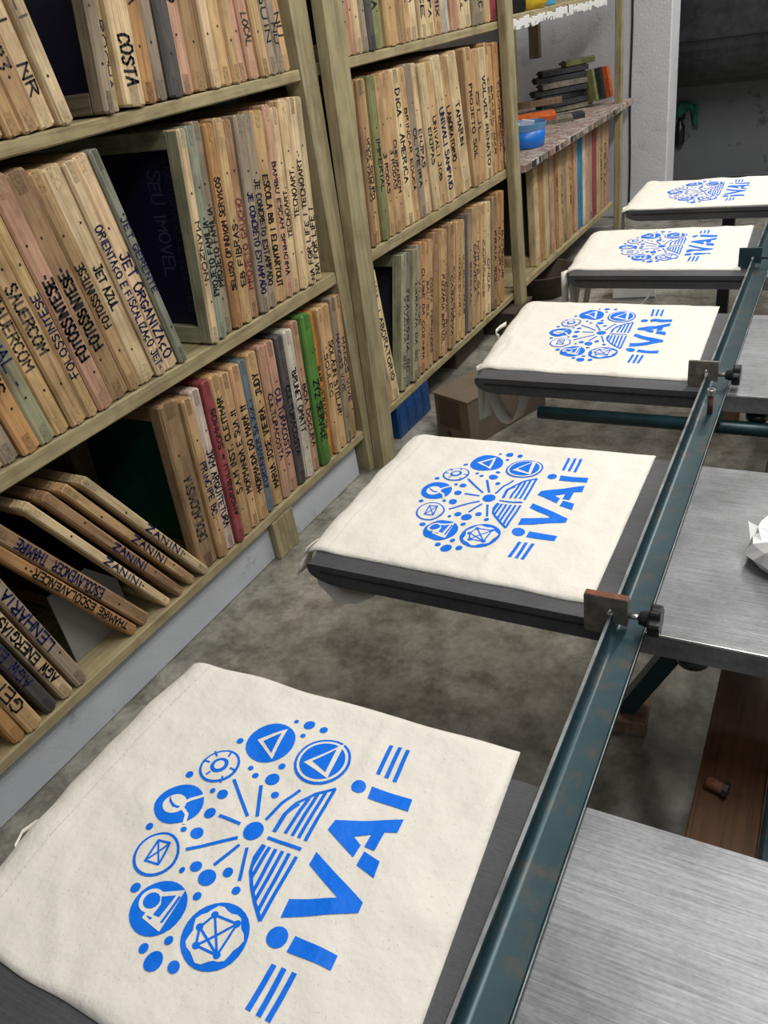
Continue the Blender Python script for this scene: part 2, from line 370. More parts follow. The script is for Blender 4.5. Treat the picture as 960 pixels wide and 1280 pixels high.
ORD = 'first second third fourth fifth sixth seventh eighth ninth tenth eleventh twelfth thirteenth fourteenth fifteenth sixteenth seventeenth eighteenth nineteenth twentieth twenty-first twenty-second twenty-third twenty-fourth twenty-fifth twenty-sixth twenty-seventh twenty-eighth twenty-ninth thirtieth thirty-first thirty-second'.split()
FR={'A1':[(0.8918,-7.85,0.0362,0.45),(0.9284,-7.85,0.0333,0.45),(0.962,-7.85,0.0399,0.45),(1.0023,-7.85,0.038,0.45),(1.0407,-7.85,0.0318,0.45)],'A2':[(1.1672,8.66,0.029,0.45),(1.1887,8.29,0.0213,0.45),(1.2451,7.31,0.056,0.45),(1.2841,6.63,0.0387,0.45),(1.3187,6.02,0.0345,0.45),(1.3615,5.28,0.0425,0.45),(1.4039,4.54,0.0423,0.45),(1.449,3.75,0.045,0.45),(1.4809,3.2,0.0319,0.45),(1.5222,2.48,0.0413,0.45),(1.5512,1.97,0.029,0.45),(1.586,1.37,0.0348,0.45),(1.6219,0.75,0.0358,0.45),(1.6569,0.14,0.035,0.45),(1.6569,-0.41,0.0318,0.45),(1.6887,-0.91,0.0289,0.45),(1.7176,-1.55,0.0365,0.45)],'B1':[(0.6448,-7.28,0.0504,0.429),(0.6956,-7.28,0.0387,0.429),(0.7346,-7.28,0.0397,0.429),(0.7746,-7.28,0.0361,0.429),(0.811,-7.28,0.0352,0.429),(0.8465,-7.28,0.0397,0.429),(0.8865,-7.28,0.0283,0.429),(0.9151,-7.28,0.0398,0.429),(0.9552,-7.74,0.0491,0.429),(1.0048,-8.03,0.0307,0.428),(1.0358,-8.45,0.0444,0.428),(1.0807,-8.72,0.029,0.428),(1.11,-9.08,0.0383,0.427),(1.1489,-9.3,0.0245,0.427)],'B2':[(1.2765,7.74,0.0259,0.426),(1.3081,7.69,0.0313,0.425),(1.34,7.63,0.0316,0.425),(1.3716,7.58,0.0314,0.425),(1.4056,7.52,0.0337,0.424),(1.438,7.46,0.0321,0.424),(1.4742,7.4,0.0359,0.424),(1.5086,7.34,0.0342,0.423),(1.5532,7.26,0.0442,0.423),(1.5821,7.21,0.0287,0.423),(1.6124,7.16,0.0301,0.422),(1.6459,7.1,0.0333,0.422),(1.6799,7.04,0.0337,0.422),(1.7158,6.98,0.0357,0.422)],'C3':[(1.094,3.47,0.0587,0.403),(1.1267,3.56,0.0326,0.404),(1.1616,3.65,0.0348,0.404),(1.1892,3.72,0.0275,0.405),(1.225,3.82,0.0357,0.406),(1.2595,3.91,0.0344,0.406),(1.2978,4.01,0.0382,0.407),(1.328,4.09,0.0301,0.408),(1.3688,4.2,0.0407,0.408),(1.4004,4.28,0.0315,0.409),(1.4392,4.38,0.0387,0.41),(1.475,4.48,0.0357,0.41),(1.514,4.58,0.0389,0.411),(1.5457,4.66,0.0316,0.412),(1.5916,4.78,0.0458,0.413),(1.6184,4.86,0.0267,0.413),(1.649,4.94,0.0305,0.414),(1.6853,5.03,0.0362,0.414),(1.7126,5.1,0.0271,0.415),(1.7403,5.18,0.0276,0.416)],'D1':[(2.0303,1.54,0.0502,0.45),(2.0509,1.49,0.0206,0.45),(2.0823,1.33,0.0314,0.45),(2.1115,1.19,0.0292,0.45),(2.1463,1.02,0.0348,0.45),(2.2079,0.71,0.0616,0.45),(2.2775,0.37,0.0696,0.45),(2.322,0.15,0.0444,0.45),(2.322,-0.05,0.0399,0.45),(2.3619,-0.31,0.0528,0.45),(2.4147,-0.55,0.0484,0.45),(2.4632,-0.8,0.0499,0.45),(2.5131,-1.09,0.0579,0.45),(2.571,-1.38,0.06,0.45),(2.631,-1.69,0.0621,0.45),(2.6931,-1.9,0.0426,0.45),(2.7358,-2.19,0.0585,0.45),(2.7943,-2.45,0.0527,0.45),(2.8471,-2.8,0.07,0.45),(2.9172,-3.04,0.0482,0.45),(2.9654,-3.14,0.0494,0.45)],'E1':[(1.9797,5.58,0.032,0.426),(2.0079,5.12,0.0281,0.426),(2.0462,4.5,0.0382,0.426),(2.0855,3.86,0.0392,0.426),(2.1257,3.2,0.0401,0.425),(2.1642,2.57,0.0385,0.425),(2.2037,1.93,0.0394,0.425),(2.2578,1.04,0.054,0.424),(2.2966,0.41,0.0389,0.424),(2.2966,-0.33,0.0455,0.424),(2.3421,-1.1,0.0466,0.423),(2.3888,-1.88,0.0479,0.423),(2.4366,-2.68,0.0491,0.422),(2.4858,-3.72,0.0632,0.422),(2.5491,-4.9,0.0719,0.421),(2.6213,-6.12,0.0745,0.421)],'E2':[(2.7039,-1.13,0.0568,0.418),(2.7608,-0.61,0.0574,0.417),(2.8181,-0.08,0.0602,0.417),(2.9089,0.19,0.0306,0.417),(2.9476,0.54,0.0386,0.416),(2.9874,0.89,0.0399,0.416),(3.0201,1.18,0.0327,0.416)],'F1':[(1.9253,-5.45,0.0427,0.409),(1.9682,-5.45,0.0492,0.409)],'F2':[(2.0597,15.61,0.0297,0.414),(2.0996,15.31,0.0385,0.413),(2.1345,15.02,0.0337,0.413),(2.1641,14.77,0.0286,0.413),(2.2032,14.45,0.0379,0.413),(2.237,14.17,0.0328,0.412),(2.2683,13.91,0.0303,0.412),(2.3065,13.59,0.0371,0.412),(2.3494,13.23,0.0417,0.412),(2.3785,12.99,0.0284,0.411),(2.4189,12.65,0.0394,0.411),(2.4567,12.34,0.0369,0.411),(2.4881,12.08,0.0307,0.41),(2.5165,11.84,0.0278,0.41),(2.5525,11.54,0.0353,0.41),(2.5854,11.27,0.0323,0.41),(2.6302,10.9,0.0439,0.409),(2.672,10.55,0.0412,0.409),(2.703,10.29,0.0305,0.409),(2.7345,10.03,0.031,0.409),(2.7825,9.63,0.0473,0.408),(2.8316,9.23,0.0485,0.408),(2.8734,8.88,0.0413,0.408),(2.9159,8.53,0.0421,0.407)],'I1':[(3.3286,0.0,0.0474,0.435),(3.376,0.0,0.0584,0.435),(3.4344,0.0,0.05,0.435),(3.4844,0.0,0.0512,0.435),(3.5356,0.0,0.0313,0.435),(3.567,0.0,0.0641,0.435),(3.631,0.0,0.0661,0.435),(3.6971,0.0,0.0452,0.435),(3.7423,0.0,0.0461,0.435),(3.7884,0.0,0.0435,0.435),(3.8319,0.0,0.0884,0.435),(3.9203,0.0,0.0374,0.435),(3.9577,0.0,0.0714,0.435),(4.0291,0.0,0.1113,0.435),(4.1404,0.0,0.0688,0.435),(4.2091,0.0,0.0565,0.435),(4.2656,0.0,0.0578,0.435),(4.3234,0.0,0.0591,0.435),(4.3825,0.0,0.0453,0.435)],'C1':[(0.4412,-8.07,0.0192,0.44),(0.4906,-9.78,0.0278,0.44),(0.5199,-11.34,0.0354,0.44),(0.5694,-13.01,0.0296,0.44),(0.6095,-13.5,0.0285,0.44),(0.6455,-13.39,0.0303,0.44)],'C2':[(0.8047,-29.42,0.0247,0.44),(0.8384,-30.01,0.031,0.44),(0.9086,-29.04,0.0202,0.444),(0.9467,-29.26,0.0233,0.441),(0.9907,-29.82,0.0228,0.432),(1.0317,-30.28,0.0218,0.429)]}

ST = {
'A1': [('P', ''), ('P', ''), ('P', '23', 'd', .72, .80, 'g'), ('L', 'JES  I   NR', 'd', .38, .90), ('L', 'VANELLI', 'd', .30, .66, 'g')],
'A2': [('G', 'ARMO.', 'd', .36, .65, 'k', 1), ('L', 'ITO.   ROCHA', 'd', .42, .93), ('L', 'ROCHA     COSTA', 'd', .42, .93), ('O', 'ITCA', 'd', .44, .66), ('G', ''), ('X', 'E3', 'd', .5, .61), ('K', 'UCAO', 'd', .45, .66), ('B', 'NIO', 'd', .44, .58),
  ('L', 'O', 'd', .5, .54), ('P', 'C', 'd', .5, .54), ('P', ''), ('K', ''), ('K', 'LOCAL', 'd', .72, .86, 'g'), ('P', 'NE-', 'd', .5, .64), ('G', 'ELQUIN', 'd', .52, .87), ('G', 'NU', 'd', .78, .88), ('P', 'NU', 'd', .74, .85)],
'B1': [('K', ''), ('G', 'N', 'd', .70, .78), ('O', 'OES', 'd', .6, .74), ('M', 'VISUAL -', 'd', .40, .74), ('P', 'SAUERCOM', 'd', .38, .70, 'g'), ('P', 'SAUERCOM', 'd', .36, .66, 'g'), ('P', 'FOLOSSINTESE', 'u', .42, .80), ('K', 'FOTOSSINTESE-', 'u', .38, .76, 'b', 1.2), ('B', 'FOTOSSINTESE-', 'u', .38, .75, 'k', 1.2), ('P', 'FOTOSSINTESE', 'u', .38, .68),
  ('L', 'JET AZUL', 'd', .42, .63, 'b'), ('L', 'ORIENTAcO E FISCALIZAcO JET-', 'd', .27, .97, 'n'), ('L', 'JET ORGANIZAcO', 'd', .42, .95), ('T', 'JET GERENTE', 'd', .28, .64)],
'B2': [('L', 'MANZON.', 'd', .41, .72), ('T', 'PROJETO FAMILIA-', 'u', .40, .78), ('G', 'PROJETO FAMILIA-', 'u', .36, .76), ('O', 'SELUSO OPINDIOM SERVIcOS', 'u', .24, .80), ('P', 'EB FIBRAS-', 'u', .46, .80), ('B', 'PROJETO GAUCHO', 'u', .37, .84, 'r'), ('G', 'JE CONCRETO ESTAMPADO', 'd', .37, .90), ('G', 'JE CONCRETO ESTAMPADO', 'd', .32, .88),
  ('P', 'ESCOLA BB I ELQUARTOUT', 'd', .32, .92), ('K', 'BAMBU ESCAM SPRICIMA', 'd', .28, .88), ('L', 'TECNOART.', 'u', .40, .68), ('L', 'TECNOART.', 'u', .33, .60), ('L', 'NA FOR LIFE I TECNOART-', 'u', .28, .97), ('L', 'NA FOR LIFE I', 'u', .58, .96)],
'C1': [('K', ''), ('O', ''), ('P', 'GENES', 'u', .5, .86), ('X', 'AGW ENERGIA', 'u', .3, .80, 'n'), ('L', 'AGW ENERGIASOLAR P', 'u', .22, .88, 'k', 1.2), ('G', 'LENHARIA PI', 'u', .22, .72, 'n', 1.2)],
'C2': [('O', 'THAMIRE ESCOLAVENCER-', 'u', .28, .93, 'k', 1.2), ('B', 'ESCOLAVENCER  THAMIRE', 'u', .12, .66), ('L', 'ZANINI', 'd', .50, .78, 'n', 1.5), ('B', 'ZANINI', 'd', .45, .70, 'n', 1.5), ('P', 'ZANINI', 'd', .48, .76, 'n', 1.5), ('L', 'ZANINI', 'd', .46, .78, 'n', 1.5)],
'C3': [('B', 'DEDLACCMISTA', 'u', .42, .82, 'g'), ('P', 'PRINCIPE BC.', 'd', .38, .74), ('H', 'JKM ARQUITETURA', 'd', .36, .86), ('D', 'AMORABILU = SOMMOS', 'u', .15, .82), ('P', 'S.A.M INST. CLEITMAR', 'u', .12, .72), ('P', 'MORMANDA E SUA 11', 'u', .22, .76), ('P', 'MORMAIDA DO MARA 11', 'u', .24, .80), ('U', 'FORTAINVER SA X-X', 'u', .28, .82, 'n'),
  ('P', 'MARIA JOSE VIEIRA - JUDY', 'u', .12, .88), ('K', 'CULTURACOSTA', 'd', .30, .74), ('K', 'CULTURACOSTA', 'd', .30, .76), ('X', 'CULTURACOSTA', 'd', .32, .80), ('W', 'BRUNET OMATT', 'd', .26, .68), ('K', 'BOA DOcURA', 'd', .40, .84), ('N', 'ZYZ SERVIcE', 'd', .42, .84), ('R', 'BAR VERANCIN', 'd', .36, .78), ('P', 'SOULEC', 'd', .30, .60), ('P', 'SOLAUN STELAR', 'd', .24, .76), ('G', 'MANOSS VIVE', 'd', .24, .64), ('P', 'MANOS VIVE', 'd', .28, .74)],
'D1': [('K', 'SUL', 'd', .6, .8), ('K', ''), ('L', ''), ('G', ''), ('X', ''), ('V', 'NA', 'd', .7, .8), ('P', ''), ('B', ''), ('P', ''), ('L', 'VIANA', 'd', .6, .8), ('L', 'OB EE', 'd', .5, .9, 'k', 1.2), ('L', 'UNIPAMPA', 'd', .5, .9), ('P', 'SUL MIX', 'd', .6, .9), ('W', 'ELOS', 'd', .6, .8), ('K', 'BORRACHA', 'd', .5, .8), ('L', 'CASE SUL', 'd', .6, .9), ('L', 'LINHAS', 'd', .55, .85), ('G', 'ORION', 'd', .6, .8), ('G', 'SUL TEC', 'd', .6, .9), ('P', 'TERRA', 'd', .6, .8), ('D', '')],
'E1': [('O', 'BOAVIDAMAZ', 'd', .30, .75), ('B', 'CATARINO', 'd', .40, .72), ('P', 'VOCE SEGURO', 'd', .34, .72), ('V', 'IMPERIAL', 'd', .36, .70), ('P', '3 RODAS', 'd', .46, .72), ('P', '3 RODAS', 'd', .46, .72), ('P', 'CHEIRABEM', 'd', .42, .76), ('L', 'DICA - AMERICA', 'd', .12, .72), ('P', 'BRINCAR EDUCA', 'd', .25, .80), ('G', 'OLIVEIRA', 'd', .40, .80), ('L', 'ENJPAS', 'd', .42, .68), ('L', 'ENJPAS', 'd', .42, .68), ('P', 'UNIVALI JOB', 'd', .36, .82), ('L', 'UNIVALI SAMPAIO', 'd', .34, .92), ('P', 'LABORATORIO', 'd', .34, .74), ('L', 'TAMARIN', 'd', .34, .66)],
'E2': [('P', 'PROJETO SOL', 'd', .25, .8), ('P', 'SUL', 'd', .3, .7), ('L', 'VOLVER RENATO', 'd', .2, .9), ('P', 'CERTIFICA', 'd', .25, .8), ('P', 'BRASIL MAR', 'd', .3, .85), ('O', 'COOPERCUL', 'd', .3, .85), ('K', 'VERANEIO', 'd', .2, .8)],
'F1': [('K', 'ROSA MAR', 'd', .4, .8), ('L', 'VIA  LABORATORIO', 'd', .08, .85)],
'F2': [('M', 'TIVANIA  SC I', 'd', .30, .92), ('T', 'TRAVESSIA SC', 'd', .26, .90), ('M', 'LARANJA DA SC', 'd', .25, .85), ('G', 'VILLAGE', 'd', .25, .6), ('O', 'CLUBE DA COZINHA', 'd', .2, .9), ('P', 'BALI SUL', 'd', .3, .6), ('P', 'COSTA  FERNANDES', 'd', .3, .9), ('B', ''), ('P', 'PIZZARIA BERTOL', 'd', .35, .9), ('K', 'VENTO SUL', 'd', .35, .9), ('B', 'CASA NOVA', 'd', .4, .9), ('P', 'SCUDERIA', 'd', .35, .8), ('P', 'MARCENARIA', 'd', .3, .8), ('P', 'ALPHA MAR', 'd', .3, .8), ('X', ''), ('G', 'SOCIAL', 'd', .4, .8), ('P', 'CARAVELA', 'd', .3, .7), ('P', 'NORTE SUL', 'd', .3, .8), ('P', 'CAMINHOS', 'd', .3, .8), ('L', 'LITORAL', 'd', .2, .7), ('L', 'ONDA', 'd', .5, .8), ('B', 'PRAIA SOL', 'd', .3, .8), ('O', 'NATURAL', 'd', .3, .8), ('O', 'BOSQUE', 'd', .35, .8)],
'I1': [('L', ''), ('O', ''), ('L', ''), ('G', ''), ('P', ''), ('K', ''), ('B', 'SUL', 'd', .3, .7), ('P', ''), ('P', 'COLEGIO', 'd', .3, .7), ('G', ''), ('P', ''), ('P', 'MAR', 'd', .3, .7), ('B', ''), ('K', ''), ('S', ''), ('S', ''), ('W', ''), ('K', ''), ('G', ''), ('D', ''), ('D', ''), ('P', ''), ('G', 'TURMA', 'd', .3, .7), ('P', 'FESTA', 'd', .3, .8), ('K', ''), ('P', '')],
}
f2 = []
for e in FR['I1']:
    if e[2] > .063: f2 += [(e[0], 0, e[2] / 2, e[3]), (e[0] + e[2] / 2, 0, e[2] / 2, e[3])]
    else: f2.append(e)
FR['I1'] = f2
INK = {'k': 'ink_black', 'n': 'ink_navy', 'b': 'ink_black', 'r': 'ink_red', 'g': 'ink_grey'}
FW, FD = .036, .37
cache = {}
def fm(kind, t, h, s):
    key = (kind, round(t * 1000), round(h * 500), s)
    if key in cache: return cache[key]
    y0, y1 = (0, t) if s < 0 else (-t, 0)
    mb = MB(); ym = (y0 + y1) / 2; c = min(.0042, t * .16)
    if kind == 'front_stile': mb.box(-FW, 0, y0, y1, 0, h, c); mt = 'wv'
    elif kind == 'rear_stile': mb.box(-FD, -FD + FW, y0, y1, 0, h, c); mt = 'wv'
    elif kind == 'top_rail':
        mb.box(-FD + FW, -FW, y0 + .0006, y1 - .0006, h - FW, h, .0015); mb.box(-FW, .0005, ym - t * .2, ym + t * .2, h - FW, h - .0012); mt = 'wh'
    elif kind == 'bottom_rail':
        mb.box(-FD + FW, -FW, y0 + .0006, y1 - .0006, 0, FW, .0015); mb.box(-FW, .0005, ym - t * .2, ym + t * .2, .0012, FW); mt = 'wh'
    elif kind == 'nail':
        vs = [(0, math.cos(a * PI / 3) * .0024, math.sin(a * PI / 3) * .0028) for a in range(6)]; vs2 = [(.0009, v[1] * .8, v[2] * .8) for v in vs]
        mb.add(vs + vs2, [(5, 4, 3, 2, 1, 0), (6, 7, 8, 9, 10, 11)] + [(i, (i + 1) % 6, 6 + (i + 1) % 6, 6 + i) for i in range(6)]); mt = 'nail'
    cache[key] = mb.mesh(kind, mt); return cache[key]
SHELF = {'A1': ('upper shelf, near bay', ZA, 0), 'A2': ('upper shelf, near bay', ZA, 5), 'B1': ('middle shelf, near bay', ZB, 0), 'B2': ('middle shelf, near bay', ZB, 14),
 'C1': ('bottom shelf, near bay', ZC, 0), 'C2': ('bottom shelf, near bay', ZC, 6), 'C3': ('bottom shelf, near bay', ZC, 12), 'D1': ('upper shelf, middle bay', ZA, 0), 'E1': ('middle shelf, middle bay', ZB, 0), 'E2': ('middle shelf, middle bay', ZB, 16),
 'F1': ('bottom shelf, middle bay', ZC, 0), 'F2': ('bottom shelf, middle bay', ZC, 2), 'I1': ('bottom shelf, far bay', .145, 0)}
rf = random.Random(11); seed = 0
for g in ('A1', 'A2', 'B1', 'B2', 'C1', 'C2', 'C3', 'D1', 'E1', 'E2', 'F1', 'F2', 'I1'):
    ph, zs, off = SHELF[g]
    for i, (y, th, t, h) in enumerate(FR[g]):
        st = ST[g][i]; seed += 1
        c = COL[st[0]]; j = rf.uniform(.88, 1.1); c = tuple(min(.9, x * j * rf.uniform(.97, 1.03)) for x in c)
        words = ' '.join(st[1].replace('c', 'CA').replace('=', '').replace('-', '').replace('.', '').replace(' I ', ' ').split()[:2]) if st[1] else ''
        lab = f"{CN[st[0]]} printing frame {('lettered ' + words) if words else 'with unlettered edge'}, {ORD[off + i]} from left, {ph}"
        if g == 'A2' and i == 0: lab = f"thick {lab}"
        s = -1 if th < 0 else 1; t = max(.012, t - .0012)
        if g == 'I1': s = -1
        hj = h + (rf.uniform(-.008, .008) if g not in ('C2',) else 0)
        if g in ('B1', 'B2', 'E1', 'E2'): hj = min(hj, .437)
        x = rf.uniform(-.009, .004) - (.012 if g == 'I1' else 0)
        if g == 'A2' and i in (0, 2): x = .008
        if g == 'B2' and i == 0: x = .006
        r = thing('screen_frame', lab, 'printing frame', (x, y, zs + .0006), (-math.radians(th), 0, 0), 'screen printing frames on the ' + ph)
        kq = rf.uniform(.6, .95); c2 = tuple(q * kq for q in c)
        if g == 'B2' and i == 0: c2 = COL['M']
        fs = link('front_stile', fm('front_stile', t, hj, s), r, None, None, c); link('rear_stile', fm('rear_stile', t, hj, s), r, None, None, c2)
        link('top_rail', fm('top_rail', t, hj, s), r, None, None, c2); link('bottom_rail', fm('bottom_rail', t, hj, s), r, None, None, c2)
        ym = t / 2 if s < 0 else -t / 2; yy = (t - .0012) if s < 0 else -.0012
        mn = 'mesh_navy'
        if g in ('C3', 'C2', 'C1'): mn = 'mesh_green'
        elif rf.random() < .4: mn = 'mesh_dark'
        MB().box(-FD + FW, -FW, yy - .0008, yy, FW, hj - FW).obj('screen_mesh', mn, r)
        for q in (.27, .80): link('nail', fm('nail', .01, .01, 1), fs, (0.0002, ym + rf.uniform(-.2, .2) * t, hj * (1 - q + rf.uniform(-.04, .04))))
        if (g, i) in (('B2', 0), ('F2', 0)):
            y0_ = -t if s > 0 else 0
            MB().box(-FW + .001, -.004, y0_ - .0007, y0_ - .0001, .004, hj - .004).obj('painted_side', 'wv', fs, None, None, None, COL['M'])
        if st[1]:
            d, t0, t1 = st[2:5]; ink = st[5] if len(st) > 5 else rf.choice('kkkn'); bold = .185 * (st[6] if len(st) > 6 else 1)
            n_ = len(st[1]); L = (t1 - t0) * hj; lh = min(t * {'C1': .66, 'C2': .62, 'B1': .57, 'D1': .42, 'E1': .44, 'E2': .42, 'F1': .42, 'F2': .42, 'I1': .4}.get(g, .52), L / n_ * 1.7, .027); tm = text_mesh(st[1], L, lh, seed, INK[ink], bold)
            xx = .0008
            if d == 'd': tm.v = [(xx, ym - lh / 2 + b_, hj * (1 - t0) - a) for a, b_, _ in tm.v]
            else: tm.v = [(xx, ym + lh / 2 - b_, hj * (1 - t1) + a) for a, b_, _ in tm.v]
            tm.obj('handwriting', INK[ink], fs)['kind'] = 'stuff'
        if g == 'B2' and i == 0:      # the reversed-out lettering on the dark mesh
            for tx, zt, xt, hh, L in (('REFORMAMOS E VENDEMOS', .36, -.075, .016, .30), ('SEU IMOVEL', .355, -.125, .032, .22)):
                tm = text_mesh(tx, L, hh, 5, 'mesh_pale', .11)
                tm.v = [(xt + b_, yy - .0014, zt - a) for a, b_, _ in tm.v]; tm.obj('screen_lettering', 'mesh_pale', r)['kind'] = 'stuff'
# grey sheet lying behind the leaning frames
mb = MB().prism([(.70, .0), (.86, .0), (.86, .10), (.80, .17), (.70, .17)], 'x', -.10, -.097)
tag(mb.obj('grey_sheet', 'grey_card', None, loc=(.03, .0, ZC + .001)), 'grey sheet standing between the leaning frames on the bottom shelf, near bay', 'sheet')
